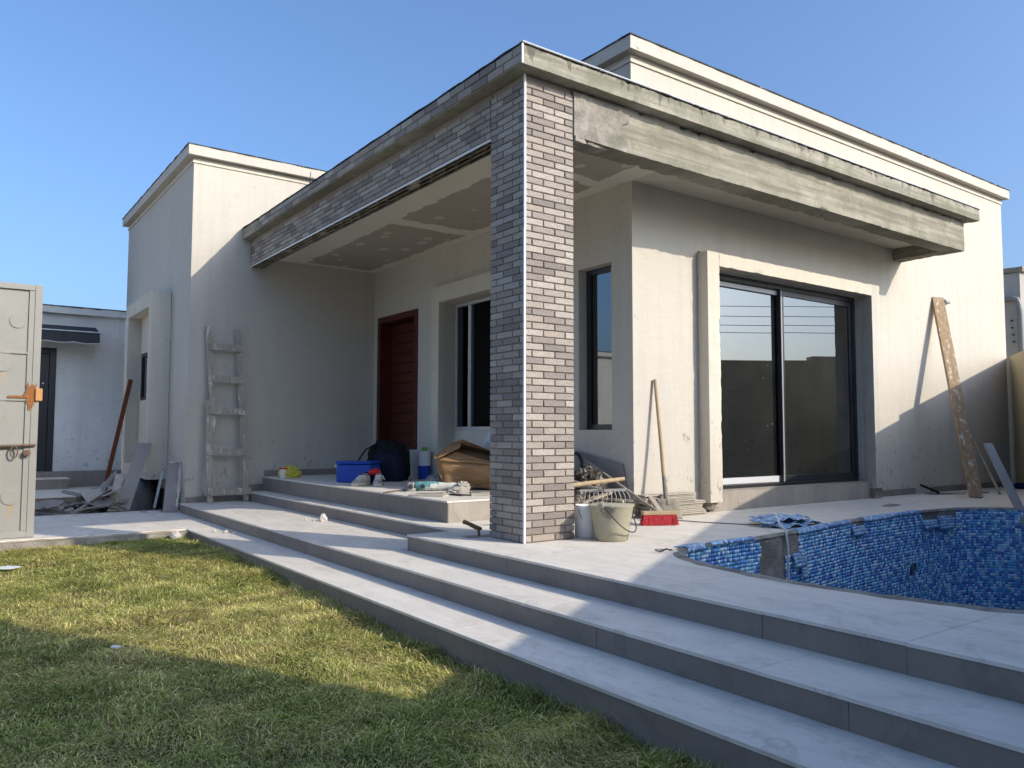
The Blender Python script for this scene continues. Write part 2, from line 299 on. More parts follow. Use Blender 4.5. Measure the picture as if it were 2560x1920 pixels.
# ------------------------------------------------------------------ mesh helpers
class MB:
    def __init__(s): s.v = []; s.f = []
    def add(s, vs, fs, mat=None):
        o = len(s.v)
        s.v += [tuple(mat @ Vector(v)) if mat else tuple(v) for v in vs]; s.f += [tuple(i + o for i in f) for f in fs]; return s
    def box(s, a, b, mat=None):
        x0, y0, z0 = a; x1, y1, z1 = b
        return s.add([(x0, y0, z0), (x1, y0, z0), (x1, y1, z0), (x0, y1, z0), (x0, y0, z1), (x1, y0, z1), (x1, y1, z1), (x0, y1, z1)],
                     [(0, 3, 2, 1), (4, 5, 6, 7), (0, 1, 5, 4), (1, 2, 6, 5), (2, 3, 7, 6), (3, 0, 4, 7)], mat)
    def prism(s, pts, z0, z1, mat=None):
        n = len(pts)
        return s.add([(*p, z0) for p in pts] + [(*p, z1) for p in pts],
                     [tuple(range(n - 1, -1, -1)), tuple(range(n, 2 * n))] + [(i, (i + 1) % n, (i + 1) % n + n, i + n) for i in range(n)], mat)
    def tube(s, pts, rad, seg=10, cap=True, flat=1.0):
        pts = [Vector(p) for p in pts]; n = len(pts)
        rad = rad if isinstance(rad, (list, tuple)) else [rad] * n
        vs, fs = [], []; side = None
        for i, p in enumerate(pts):
            d = (pts[min(i + 1, n - 1)] - pts[max(i - 1, 0)])
            d = d.normalized() if d.length > 1e-9 else Vector((0, 0, 1))
            if side is None:
                side = d.cross(Vector((0, 0, 1)))
                if side.length < 1e-3: side = Vector((1, 0, 0))
            side = (side - d * side.dot(d)).normalized(); up = side.cross(d)
            for k in range(seg):
                a = 2 * math.pi * k / seg
                vs.append(p + side * math.cos(a) * rad[i] + up * math.sin(a) * rad[i] * flat)
        for i in range(n - 1):
            for k in range(seg):
                fs.append((i * seg + k, i * seg + (k + 1) % seg, (i + 1) * seg + (k + 1) % seg, (i + 1) * seg + k))
        if cap: fs += [tuple(range(seg - 1, -1, -1)), tuple(range((n - 1) * seg, n * seg))]
        return s.add(vs, fs)
    def lathe(s, prof, seg=28, mat=None):
        vs = [(r * math.cos(2 * math.pi * k / seg), r * math.sin(2 * math.pi * k / seg), z) for r, z in prof for k in range(seg)]
        n = len(prof)
        fs = [(i * seg + k, i * seg + (k + 1) % seg, (i + 1) * seg + (k + 1) % seg, (i + 1) * seg + k) for i in range(n - 1) for k in range(seg)]
        fs += [tuple(range(seg - 1, -1, -1)), tuple(range((n - 1) * seg, n * seg))]
        return s.add(vs, fs, mat)
    def bar(s, p0, p1, w, h, up=(0, 0, 1)):
        p0, p1 = Vector(p0), Vector(p1); d = (p1 - p0).normalized(); up = Vector(up)
        x = d.cross(up).normalized(); y = x.cross(d)
        vs = [p + x * sx * w / 2 + y * sy * h / 2 for p in (p0, p1) for sx, sy in ((-1, -1), (1, -1), (1, 1), (-1, 1))]
        return s.add(vs, [(3, 2, 1, 0), (4, 5, 6, 7), (0, 1, 5, 4), (1, 2, 6, 5), (2, 3, 7, 6), (3, 0, 4, 7)])
    def roughbar(s, p0, p1, w, h, amp=0.004, cell=0.05, seed=0.0, up=(0, 0, 1)):
        """a cast bar with uneven faces and chipped arrises; p0-p1 is the axis"""
        p0, p1 = Vector(p0), Vector(p1); L = (p1 - p0).length; d = (p1 - p0) / L; up = Vector(up)
        x = d.cross(up).normalized(); y = x.cross(d)
        na = max(2, int(L / cell)); nw = max(1, int(w / cell)); nh = max(1, int(h / cell))
        ring = [(-.5 + i / nw, -.5) for i in range(nw)] + [(.5, -.5 + i / nh) for i in range(nh)] + [(.5 - i / nw, .5) for i in range(nw)] + [(-.5, .5 - i / nh) for i in range(nh)]
        n = len(ring); vs = []
        for a in range(na + 1):
            for i, (cx, cy) in enumerate(ring):
                corner = abs(abs(cx) - .5) < 1e-6 and abs(abs(cy) - .5) < 1e-6
                p = p0 + d * (L * a / na) + x * cx * w + y * cy * h
                q = p * 9 + Vector((seed, seed, seed))
                k = noise.noise(q) * amp + noise.noise(q * 3.1) * amp * 0.6
                inw = Vector((0, 0, 0)) - (x * cx + y * cy)
                if corner: k = abs(k) * 1.6 + (max(0, noise.noise(q * 1.7) - .25) * amp * 6)
                vs.append(p + inw * 1.6 * k)
        fs = [(a * n + i, a * n + (i + 1) % n, (a + 1) * n + (i + 1) % n, (a + 1) * n + i) for a in range(na) for i in range(n)]
        fs += [tuple(range(n - 1, -1, -1)), tuple(range(na * n, (na + 1) * n))]
        return s.add(vs, fs)
    def blob(s, c, rad, amp=0.2, freq=3.0, seed=0.0, nu=28, nv=18, flat=True, ridge=True, power=1.0):
        vs = []
        for j in range(nv + 1):
            th = math.pi * j / nv
            for i in range(nu):
                ph = 2 * math.pi * i / nu
                q = Vector((math.sin(th) * math.cos(ph), math.sin(th) * math.sin(ph), math.cos(th)))
                if power != 1.0: q = Vector([math.copysign(abs(t) ** power, t) for t in q])
                nn = noise.noise(q * freq + Vector((seed, seed * 2, 0)))
                if ridge: nn = (0.5 - abs(nn) * 1.6) + 0.5 * noise.noise(q * freq * 2.3 + Vector((seed, 0, 3)))
                k = 1 + amp * nn
                v = Vector((q.x * rad[0] * k, q.y * rad[1] * k, q.z * rad[2] * k))
                if flat and v.z < -rad[2] * 0.6: v.z = -rad[2] * 0.6
                vs.append(v + Vector(c) + Vector((0, 0, rad[2] * 0.6 if flat else 0)))
        fs = [(j * nu + i, (j + 1) * nu + i, (j + 1) * nu + (i + 1) % nu, j * nu + (i + 1) % nu) for j in range(nv) for i in range(nu)]
        return s.add(vs, fs)
    def mesh(s, name, mat, smooth=None):
        me = bpy.data.meshes.new(name); me.from_pydata([tuple(v) for v in s.v], [], s.f)
        if mat: me.materials.append(M[mat] if isinstance(mat, str) else mat)
        if smooth is not None:
            me.polygons.foreach_set('use_smooth', [True] * len(me.polygons)); me.set_sharp_from_angle(angle=R(smooth))
        me.update(); return me
    def build(s, name, mat, parent=None, smooth=None, bevel=0.0, loc=None, rot=None):
        o = bpy.data.objects.new(name, s.mesh(name, mat, smooth)); COL.objects.link(o)
        if parent: o.parent = parent
        if loc is not None: o.location = loc
        if rot is not None: o.rotation_euler = rot
        if bevel:
            b = o.modifiers.new('bevel', 'BEVEL'); b.width = bevel; b.segments = 2; b.limit_method = 'ANGLE'; b.angle_limit = R(40)
        return o

def box(name, a, b, mat, parent=None, bevel=0.0): return MB().box(a, b).build(name, mat, parent, bevel=bevel)
def tag(o, label=None, cat=None, group=None, kind=None):
    if label: o['label'] = label
    if cat: o['category'] = cat
    if group: o['group'] = group
    if kind: o['kind'] = kind
    return o
def empty(name, loc=(0, 0, 0), rot=(0, 0, 0), label=None, cat=None, group=None):
    o = bpy.data.objects.new(name, None); COL.objects.link(o); o.location = loc; o.rotation_euler = rot; o.empty_display_size = 0.1
    return tag(o, label, cat, group)
def fast_mesh(name, V, T, mat, colors=None):
    """numpy arrays: V (n,3), T (m,k) faces of equal size"""
    me = bpy.data.meshes.new(name); n, m, k = len(V), len(T), T.shape[1]
    me.vertices.add(n); me.vertices.foreach_set('co', np.ascontiguousarray(V, dtype=np.float32).ravel())
    me.loops.add(m * k); me.loops.foreach_set('vertex_index', np.ascontiguousarray(T, dtype=np.int32).ravel())
    me.polygons.add(m); me.polygons.foreach_set('loop_start', np.arange(0, m * k, k, dtype=np.int32))
    me.polygons.foreach_set('loop_total', np.full(m, k, dtype=np.int32))
    if colors is not None:
        at = me.attributes.new('Col', 'FLOAT_COLOR', 'POINT')
        c4 = np.ones((n, 4), dtype=np.float32); c4[:, :3] = colors; at.data.foreach_set('color', c4.ravel())
    me.materials.append(M[mat]); me.update(calc_edges=True); me.validate()
    o = bpy.data.objects.new(name, me); COL.objects.link(o); return o

def wall(name, ax, c, u0, u1, z0, z1, holes, thick, mat, parent):
    """wall whose outer face lies in plane X=c (outside -X) or Y=c (outside -Y); holes (u0,u1,z0,z1) cut right through"""
    us = sorted({u0, u1, *[h[0] for h in holes], *[h[1] for h in holes]}); zs = sorted({z0, z1, *[h[2] for h in holes], *[h[3] for h in holes]})
    us = [u for u in us if u0 <= u <= u1]; zs = [z for z in zs if z0 <= z <= z1]
    P = (lambda d, u, z: (c + d, u, z)) if ax == 'X' else (lambda d, u, z: (u, c + d, z))
    idx = {}; mb = MB()
    def v(d, i, j):
        if (d, i, j) not in idx: idx[(d, i, j)] = len(mb.v); mb.v.append(P(thick * d, us[i], zs[j]))
        return idx[(d, i, j)]
    solid = lambda i, j: 0 <= i < len(us) - 1 and 0 <= j < len(zs) - 1 and not any(h[0] - 1e-6 <= us[i] and us[i + 1] <= h[1] + 1e-6 and h[2] - 1e-6 <= zs[j] and zs[j + 1] <= h[3] + 1e-6 for h in holes)
    flip = ax == 'X'
    def face(*q): mb.f.append(tuple(reversed(q)) if flip else tuple(q))
    for i in range(len(us) - 1):
        for j in range(len(zs) - 1):
            if not solid(i, j): continue
            face(v(0, i, j), v(0, i + 1, j), v(0, i + 1, j + 1), v(0, i, j + 1))
            face(v(1, i, j), v(1, i, j + 1), v(1, i + 1, j + 1), v(1, i + 1, j))
            if not solid(i - 1, j): face(v(0, i, j), v(0, i, j + 1), v(1, i, j + 1), v(1, i, j))
            if not solid(i + 1, j): face(v(0, i + 1, j), v(1, i + 1, j), v(1, i + 1, j + 1), v(0, i + 1, j + 1))
            if not solid(i, j - 1): face(v(0, i, j), v(1, i, j), v(1, i + 1, j), v(0, i + 1, j))
            if not solid(i, j + 1): face(v(0, i, j + 1), v(0, i + 1, j + 1), v(1, i + 1, j + 1), v(1, i, j + 1))
    return mb.build(name, mat, parent)

# ------------------------------------------------------------------ dimensions (metres; origin = foot of the brick column's outer corner)
YF, XC, YT, XT, XR, YB = 0.75, 1.76, 5.858, -0.719, 9.25, 9.96
ZW = 4.15; ZS = 3.2; ZST = 3.335; ZB = 2.853; ZCL = 2.985
L4, L2, L1, LG = 0.177, -0.114, -0.224, -0.375
XP, YP, X3, XD, YDK, X2, X1, YG = 0.2185, 1.336, 0.005, -0.398, 0.878, -0.778, -1.121, 4.0
ER = 0.61                                            # slope of the boundary wall in plan
wallx = lambda y: 9.28 + (y - 0.75) / ER
wally = lambda x: 0.75 + ER * (x - 9.28)
POOL = [(.585, -.865), (.72, -.765), (1.1, -.715), (1.54, -.70), (2.3, -.60), (3.19, -.46), (4.2, -.40), (4.9, -.44), (5.3, -.62), (5.5, -1.0), (5.2, -1.5), (4.3, -2.1),
        (3.2, -2.75), (2.2, -3.3), (1.3, -3.45), (.75, -3.2), (.486, -2.79), (.37, -2.457), (.29, -1.866), (.34, -1.3), (.455, -1.0)]
def smooth_closed(P, k=8):
    n = len(P); out = []
    for i in range(n):
        a, b, c, d = (np.array(P[(i + j - 1) % n]) for j in range(4))
        for t in np.arange(k) / k:
            out.append(tuple(0.5 * ((2 * b) + (c - a) * t + (2 * a - 5 * b + 4 * c - d) * t * t + (3 * b - a - 3 * c + d) * t ** 3)))
    return out
PS = smooth_closed(POOL)

# ------------------------------------------------------------------ the setting: ground, path, terrace, pool
# ground sheet out to the horizon with the terrace and pool footprint left open
gmb = MB()
def quad(x0, y0, x1, y1, z, mb): mb.add([(x0, y0, z), (x1, y0, z), (x1, y1, z), (x0, y1, z)], [(0, 1, 2, 3)])
gmb.add([(-9.0, -9.0, LG), (X1 + .02, -9.0, LG), (X1 + .02, -1.0, LG), (-9.0, -1.0, LG), (X1 + .02, 4.0, LG + .07), (-9.0, 4.0, LG + .07), (X1 + .02, YG + .12, LG + .07), (-9.0, YG + .12, LG + .07)], [(0, 1, 2, 3), (3, 2, 4, 5), (5, 4, 6, 7)])
lawn = gmb.build('lawn', 'ground'); tag(lawn, 'lawn soil between the path and the steps', None, kind='structure')
gmb = MB()
quad(-400, -400, 400, -9.0, LG - .02, gmb); quad(-400, -9.0, -9.0, 400, LG - .02, gmb); quad(-9.0, YB + .3, 400, 400, LG - .02, gmb); quad(9.9, -9.0, 400, YB + .3, LG - .02, gmb)
quad(-9.0, YG + .02, 9.9, YB + .3, LG - 0.06, gmb)
ground = gmb.build('ground', 'pale_ground'); tag(ground, 'ground around the plot, made pale to bounce light', None, kind='structure')

def clip_poly(poly, a, b, c):
    """keep the part of a convex polygon where a*x+b*y<=c"""
    out = []
    for i in range(len(poly)):
        p, q = poly[i], poly[(i + 1) % len(poly)]; dp = a * p[0] + b * p[1] - c; dq = a * q[0] + b * q[1] - c
        if dp <= 0: out.append(p)
        if (dp < 0) != (dq < 0) and abs(dp - dq) > 1e-12:
            t = dp / (dp - dq); out.append((p[0] + (q[0] - p[0]) * t, p[1] + (q[1] - p[1]) * t))
    return out

terrace = MB()
terrace.box((X2 + .02, -9, LG - .1), (XD + .01, YT - .002, L2 - .016)).box((X1 + .02, -9, LG - .1), (X2 + .015, YG, L1 - .016))
terrace.box((XD + .02, -9, LG - .1), (0.26, YDK - .02, -.016)).box((X3 + .02, YDK - .015, LG - .1), (XC - .003, YT - .002, -.016)).box((XP + .02, YP + .02, -.012), (XC - .003, YT - .002, L4 - .016))
terrace = terrace.build('terrace', 'mortar_rough'); tag(terrace, 'stepped terrace of grey stone-look tiles in front of the house', None, kind='structure')

jit = lambda a: random.uniform(-a, a)
def tile(parent, poly, z, name='floor_tile', mat='floor_tile', t=0.014):
    if len(poly) < 3: return
    zz = z + jit(0.0006)
    o = MB().prism(poly, zz - t, zz).build(name, mat, parent); return o
J = 0.0007
def tile_rect(parent, x0, x1, y0, y1, z, size, cut=None, ox=0.0, oy=0.0, mat='floor_tile'):
    xs = [x0]; x = math.floor((x0 - ox) / size[0]) * size[0] + ox + size[0]
    while x < x1 - 0.02: xs.append(x) if x > x0 + 0.02 else None; x += size[0]
    xs.append(x1); ys = [y0]; y = math.floor((y0 - oy) / size[1]) * size[1] + oy + size[1]
    while y < y1 - 0.02: ys.append(y) if y > y0 + 0.02 else None; y += size[1]
    ys.append(y1)
    for i in range(len(xs) - 1):
        for j in range(len(ys) - 1):
            poly = [(xs[i] + J, ys[j] + J), (xs[i + 1] - J, ys[j] + J), (xs[i + 1] - J, ys[j + 1] - J), (xs[i] + J, ys[j + 1] - J)]
            if cut: poly = cut(poly)
            if poly and len(poly) >= 3: yield poly, z
# treads and landings
for poly, z in tile_rect(terrace, X1, X2 + .01, -8.4, YG, L1, (2, 1.2), oy=.3): tile(terrace, poly, z)
for poly, z in tile_rect(terrace, X2, XD + .01, -8.4, YDK, L2, (2, 1.2), oy=.0): tile(terrace, poly, z)
for poly, z in tile_rect(terrace, X2, X3 + .01, YDK, YT - .004, L2, (2, 1.2), oy=.0): tile(terrace, poly, z)
for poly, z in tile_rect(terrace, X3, XP + .01, YDK, YT - .004, 0, (1.2, 1.2)): tile(terrace, poly, z)
for poly, z in tile_rect(terrace, XP + .01, XC - .004, YDK, YP + .01, 0, (1.2, 1.2)): tile(terrace, poly, z)
for poly, z in tile_rect(terrace, XP, XC - .004, YP, YT - .004, L4, (.6, 1.2), ox=XP, oy=YP): tile(terrace, poly, z)
# deck round the pool: cut every tile against the pool outline and the boundary wall
pool_in = lambda x, y: sum(1 for i in range(len(PS)) if ((PS[i][1] > y) != (PS[i - 1][1] > y)) and x < (PS[i - 1][0] - PS[i][0]) * (y - PS[i][1]) / (PS[i - 1][1] - PS[i][1]) + PS[i][0]) % 2 == 1
PSR = [(x + 0.012 * noise.noise(Vector((x * 9, y * 9, 1))), y + 0.012 * noise.noise(Vector((x * 9, y * 9, 7)))) for x, y in PS]
def deck_cut(poly):
    poly = clip_poly(poly, -(-ER) * 1.0, -1.0, ER * 9.28 - 0.75)       # stay on the house side of the wall: y >= wally(x)
    return poly
for poly, z in tile_rect(terrace, XD, 9.24, -8.4, YF - .003, 0, (.6, .6), deck_cut, ox=XD, oy=-2.755):
    # butt the part left of YDK only where the deck really is
    near = any(-0.1 < p[0] - 2.5 < 3.6 or True for p in poly)
    hit = any(pool_in(*p) for p in poly) or any(poly[0][0] - .01 <= q[0] <= poly[1][0] + .01 and min(p[1] for p in poly) - .01 <= q[1] <= max(p[1] for p in poly) + .01 for q in PSR)
    if not hit: tile(terrace, poly, z); continue
    if all(pool_in(*p) for p in poly) and not any(min(p[0] for p in poly) < q[0] < max(p[0] for p in poly) and min(p[1] for p in poly) < q[1] < max(p[1] for p in poly) for q in PSR): continue
    n0 = len(poly); vs = [Vector(p) for p in poly] + [Vector(p) for p in PSR]
    V2, E2, F2, _, _, OF = delaunay_2d_cdt(vs, [], [list(range(n0)), list(range(n0 + len(PSR) - 1, n0 - 1, -1))], 0, 1e-5)
    keep = [f for f, of in zip(F2, OF) if 0 in of and 1 not in of]
    if not keep: continue
    zz = z + jit(.0006); mb = MB(); nv = len(V2)
    mb.v = [(p.x, p.y, zz) for p in V2] + [(p.x, p.y, zz - .014) for p in V2]
    cnt = {}
    for f in keep:
        mb.f.append(tuple(f)); mb.f.append(tuple(i + nv for i in reversed(f)))
        for i in range(len(f)): cnt[(f[i], f[(i + 1) % len(f)])] = 1
    for (a, b) in cnt:
        if (b, a) not in cnt: mb.f.append((b, a, a + nv, b + nv))
    mb.build('floor_tile', 'floor_tile', terrace)
for poly, z in tile_rect(terrace, XD, XP + .01, YF - .003, YDK, 0, (.6, .6), ox=XD): tile(terrace, poly, z)
for poly, z in tile_rect(terrace, XP + .01, XC - .004, YF - .003, YDK, 0, (.6, .6), ox=XD): tile(terrace, poly, z)

def risers(x, y0, y1, z0, z1, step=0.6, off=0.0, face='X', t=0.012, mat='riser_tile', name='riser_tile', parent=None):
    """upright tiles: outer face in plane X=x (facing -X) or, face 'Y', in plane Y=x (facing -Y)"""
    cuts = [y0]; y = math.floor((y0 - off) / step) * step + off + step
    while y < y1 - .03: cuts.append(y) if y > y0 + .03 else None; y += step
    cuts.append(y1)
    for a, b in zip(cuts, cuts[1:]):
        d = jit(.0012); zt = z1 - .0165 + jit(.0006)
        lo, hi = ((x + d, a + .001, z0), (x + d + t, b - .001, zt)) if face == 'X' else ((a + .001, x + d, z0), (b - .001, x + d + t, zt))
        box(name, lo, hi, mat, parent or terrace)
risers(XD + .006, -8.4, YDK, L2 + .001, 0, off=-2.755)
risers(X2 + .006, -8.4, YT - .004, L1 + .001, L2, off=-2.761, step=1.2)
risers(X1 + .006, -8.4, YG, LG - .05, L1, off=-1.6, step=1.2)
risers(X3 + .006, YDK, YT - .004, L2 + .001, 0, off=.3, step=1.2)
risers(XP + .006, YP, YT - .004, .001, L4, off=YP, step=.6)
risers(YP + .006, XP + .02, XC - .004, .001, L4, off=XP, face='Y', step=.6, mat='plinth_tile')
risers(YDK - .012, XD + .02, X3, L2 + .001, 0, off=XD, face='Y')

# soil core of the deck (its sides are only seen inside the pool cut)
# swimming pool
pool = empty('swimming_pool', (0, 0, 0), label='empty free-form pool lined with unfinished blue glass mosaic', cat='pool')
DEPTH = 1.35
mb = MB(); n = len(PSR)
ringz = [-.013, -.05, -.2, -.6, -1.0, -DEPTH]
for k, z in enumerate(ringz):
    for x, y in PSR:
        w = 0.010 * noise.noise(Vector((x * 6, y * 6, z * 6))); mb.v.append((x + w, y + w, z))
for k in range(len(ringz) - 1):
    for i in range(n): mb.f.append((k * n + i, k * n + (i + 1) % n, (k + 1) * n + (i + 1) % n, (k + 1) * n + i))
mb.build('basin_wall', 'mortar_rough', pool, smooth=40)
MB().add([(x, y, -DEPTH + .005) for x, y in PSR], [tuple(range(n))]).build('basin_floor', 'mortar_rough', pool)
# rough mortar bed showing along the lip
mb = MB()
for i in range(0, n):
    x, y = PSR[i]; nx, ny = PSR[(i + 1) % n]
    d = Vector((nx - x, ny - y)); dn = Vector((-d.y, d.x)).normalized()        # outward for a clockwise outline
    w0 = (.022 + .022 * max(0, noise.noise(Vector((x * 5, y * 5, 3)))) + .01) * (2.0 if i > .76 * n else 1.0)
    mb.v += [(x - dn.x * .012, y - dn.y * .012, -.012), (x - dn.x * .004, y - dn.y * .004, .003 + .005 * noise.noise(Vector((x * 21, y * 21, 0)))),
             (x + dn.x * w0 * .5, y + dn.y * w0 * .5, .007 + .006 * noise.noise(Vector((x * 25, y * 25, 5)))), (x + dn.x * w0, y + dn.y * w0, .0005)]
for i in range(n):
    for k in range(3): mb.f.append((i * 4 + k, i * 4 + k + 1, ((i + 1) % n) * 4 + k + 1, ((i + 1) % n) * 4 + k))
mb.build('lip', 'mortar_rough', pool, smooth=60)

PAL = .07 + 1.75 * np.array([[.020, .095, .33], [.035, .15, .42], [.06, .23, .48], [.07, .30, .50], [.14, .40, .55], [.26, .47, .58], [.42, .54, .62], [.52, .58, .62], [.02, .10, .30]])
PW = np.array([.15, .16, .14, .13, .13, .11, .09, .06, .03]); PW = PW / PW.sum()
def tiles_on(fn, nrm, us, vs, size, ok=None, h=.0035, seed=1):
    """little raised tiles: fn(u,v)->point, nrm(u,v)->normal; returns arrays"""
    rg = np.random.default_rng(seed); V = []; F = []; C = []
    g = size * .06
    for a in range(len(us) - 1):
        for b in range(len(vs) - 1):
            if ok and not ok(us[a], vs[b]): continue
            ua, ub = us[a] + g, us[a + 1] - g; va, vb = vs[b] + g, vs[b + 1] - g
            pts = [fn(ua, va), fn(ub, va), fn(ub, vb), fn(ua, vb)]; nn = nrm((ua + ub) / 2, (va + vb) / 2) * (h + rg.uniform(-.0006, .0006))
            o = len(V); V += pts + [p + nn for p in pts]
            F += [(o + 4, o + 5, o + 6, o + 7), (o, o + 1, o + 5, o + 4), (o + 1, o + 2, o + 6, o + 5), (o + 2, o + 3, o + 7, o + 6), (o + 3, o, o + 4, o + 7)]
            C += [PAL[rg.choice(len(PAL), p=PW)] * rg.uniform(.85, 1.12)] * 8
    return np.array(V), np.array(F), np.array(C)
PSA = np.array(PSR); seg = np.linalg.norm(np.roll(PSA, -1, 0) - PSA, axis=1); cum = np.concatenate([[0], np.cumsum(seg)]); PL = cum[-1]
PC = np.vstack([PSA, PSA[:1]])
def pool_xy(s): s = s % PL; return np.array([np.interp(s, cum, PC[:, 0]), np.interp(s, cum, PC[:, 1])])
def pool_n(s):
    d = pool_xy(s + .03) - pool_xy(s - .03); d /= np.linalg.norm(d); return np.array([d[1], -d[0]])    # towards the inside for a clockwise outline
TS = .0262
def s_of_x(x):                                           # arc length on the far side for a given x
    i = next(i for i in range(n) if PSR[i][0] >= x); return cum[i]
sA, sB, sC = s_of_x(1.50), s_of_x(1.86), s_of_x(2.06)
def ok_tile(s, z):
    e = .012 * noise.noise(Vector((s * 7, z * 7, 0)))
    if sA + e < s < sB + e * .3: return False
    if sB <= s < sC + e and z > -.17 + e: return False
    if s_of_x(3.02) < s < s_of_x(3.22) and z > -.055 + e: return False
    if s_of_x(4.35) < s < s_of_x(4.95) and z > -.10 + 1.5 * e: return False
    if s > PL * .70 and z > -.06 + 2 * e: return False
    return True
us = np.arange(0, PL - TS * .5, TS); vs = np.arange(-DEPTH + .06, -.004, TS)
V, F, C = tiles_on(lambda s, z: np.array([*(pool_xy(s) + pool_n(s) * .002), z]), lambda s, z: np.array([*pool_n(s), 0]), us, vs, TS, ok_tile, .005)
o = fast_mesh('mosaic_tile', V, F, 'mosaic', C); o.parent = pool; tag(o, kind='stuff')
def mosaic_sheet(path, width_dir, nw, size=TS, seed=2, name='mosaic_sheet', label=None, cat='mosaic', group=None, parent=None, wave=.006):
    """a limp net-backed sheet of mosaic that follows a polyline path and spreads nw tiles along width_dir"""
    P = np.array(path, float); sl_ = np.linalg.norm(np.diff(P, axis=0), axis=1); cm = np.concatenate([[0], np.cumsum(sl_)])
    wd = np.array(width_dir, float); wd /= np.linalg.norm(wd)
    def fn(u, v):
        c = np.array([np.interp(u, cm, P[:, i]) for i in range(3)]) + wd * v
        c[2] += wave * noise.noise(Vector((c[0] * 11 + seed, c[1] * 11, v * 9))); return c
    def nr(u, v):
        a = fn(u + .004, v) - fn(u - .004, v); b = fn(u, v + .004) - fn(u, v - .004); k = np.cross(a, b); return k / np.linalg.norm(k)
    us = np.arange(0, cm[-1], size); vs = np.arange(0, nw + 1) * size
    V, F, C = tiles_on(fn, nr, us, vs, size, None, .004, seed)
    C = C * .5 + np.array([.42, .50, .62]) * .5
    bk = MB()                                            # the mesh backing
    nu, nv = max(2, int(cm[-1] / .02)), max(2, nw)
    ue = us[-1] - size * .05
    for a in range(nu + 1):
        for b in range(nv + 1): bk.v.append(tuple(fn(ue * a / nu, nw * size * b / nv)))
    for a in range(nu):
        for b in range(nv): bk.f.append((a * (nv + 1) + b, (a + 1) * (nv + 1) + b, (a + 1) * (nv + 1) + b + 1, a * (nv + 1) + b + 1))
    c0 = fn(cm[-1] / 2, nw * size / 2)
    root = fast_mesh(name, V, F, 'mosaic', C); b = bk.build('net_backing', 'pale_edge', root)
    if label: tag(root, label, cat, group)
    if parent: root.parent = parent
    return root
def lip(x, lift=.012, over=.10, drop=.10):
    """path over the pool lip at the far side, from the deck down the wall"""
    s = s_of_x(x); p = pool_xy(s); nn = pool_n(s)
    return [(*(p - nn * over), .006), (*(p - nn * .02), lift + .002), (*(p + nn * .012), lift - .006), (*(p + nn * .020), -.04), (*(p + nn * .020), -drop)]
LAP = 'loose mosaic sheets curling over the pool edge'
tdir = lambda x: (*(pool_xy(s_of_x(x) + .1) - pool_xy(s_of_x(x))), 0)
def lap(x0, x1, over, drop, lab, seed):
    """a limp strip of mosaic lying over the lip, following the curve of the pool edge"""
    s0, s1 = s_of_x(x0), s_of_x(x1); prof = np.array([(-over, .004), (-over * .5, .007), (-.012, .011), (.008, .008), (.014, -.008), (.014, -drop)])
    pl = np.concatenate([[0], np.cumsum(np.linalg.norm(np.diff(prof, axis=0), axis=1))])
    def fn(u, v):
        o_ = np.interp(u, pl, prof[:, 0]); z_ = np.interp(u, pl, prof[:, 1]); sv = s0 + v; w = noise.noise(Vector((sv * 7, u * 5, seed))); p = pool_xy(sv) + pool_n(sv) * (o_ + .010 * w * (1 - u / pl[-1]))
        return np.array([p[0], p[1], z_ + .006 * max(0, noise.noise(Vector((sv * 9, u * 12, seed + 3)))) ])
    def nr(u, v):
        k = np.cross(fn(u + .004, v) - fn(u - .004, v), fn(u, v + .004) - fn(u, v - .004)); k /= np.linalg.norm(k); return k if k[2] + .2 > 0 else -k
    us = np.arange(0, pl[-1], TS); vs = np.arange(0, s1 - s0, TS)
    V, F, C = tiles_on(fn, nr, us, vs, TS, None, .004, seed); C = C * .72 + np.array([.40, .48, .60]) * .28
    root = fast_mesh('mosaic_sheet', V, F, 'mosaic', C); tag(root, lab, 'mosaic', LAP)
    bk = MB(); nu, nv = 10, len(vs) * 2; ue, ve = us[-1], vs[-1]
    for i in range(nu + 1):
        for j in range(nv + 1): bk.v.append(tuple(fn(ue * i / nu, ve * j / nv)))
    for i in range(nu):
        for j in range(nv): bk.f.append((i * (nv + 1) + j, (i + 1) * (nv + 1) + j, (i + 1) * (nv + 1) + j + 1, i * (nv + 1) + j + 1))
    bk.build('net_backing', 'pale_edge', root); return root
lap(.70, .92, .085, .03, 'blue mosaic sheet folded over the narrow left tip of the pool', 11)
lap(.95, 1.46, .05, .03, 'blue mosaic sheet lapping the pool edge left of the bare mortar patch', 12)
lap(2.08, 2.52, .06, .03, 'wavy blue mosaic sheet over the pool edge just right of the white hose', 13)
lap(2.54, 2.98, .04, .03, 'long pale blue mosaic sheet over the far pool edge', 14)
lap(3.26, 3.80, .06, .03, 'blue mosaic sheet over the far pool edge right of the chipped lip', 15)
lap(3.82, 4.32, .045, .03, 'blue mosaic sheet over the far pool edge near the plank', 16)
def hang(x, w, z0, z1, out, lab, seed):
    s = s_of_x(x); p = pool_xy(s); nn = pool_n(s)
    mosaic_sheet([(*(p + nn * .012), z0), (*(p + nn * (out * .6 + .01)), z0 - .03), (*(p + nn * (out + .012)), z1)], tdir(x), w, seed=seed, label=lab, group='mosaic sheets hanging off the pool wall')
hang(1.90, 6, -.16, -.27, .035, 'curled mosaic sheet peeling from the bare mortar beside the white hose', 31)
hang(2.02, 3, -.14, -.36, .03, 'narrow twisted mosaic strip hanging next to the bare mortar', 32)
hang(2.98, 9, -.05, -.14, .03, 'pale mosaic sheet hanging by the chip in the far pool lip', 33)
hang(4.35, 11, -.09, -.17, .035, 'left of two pale mosaic sheets hanging below the mortar patch near the aluminium bar', 34)
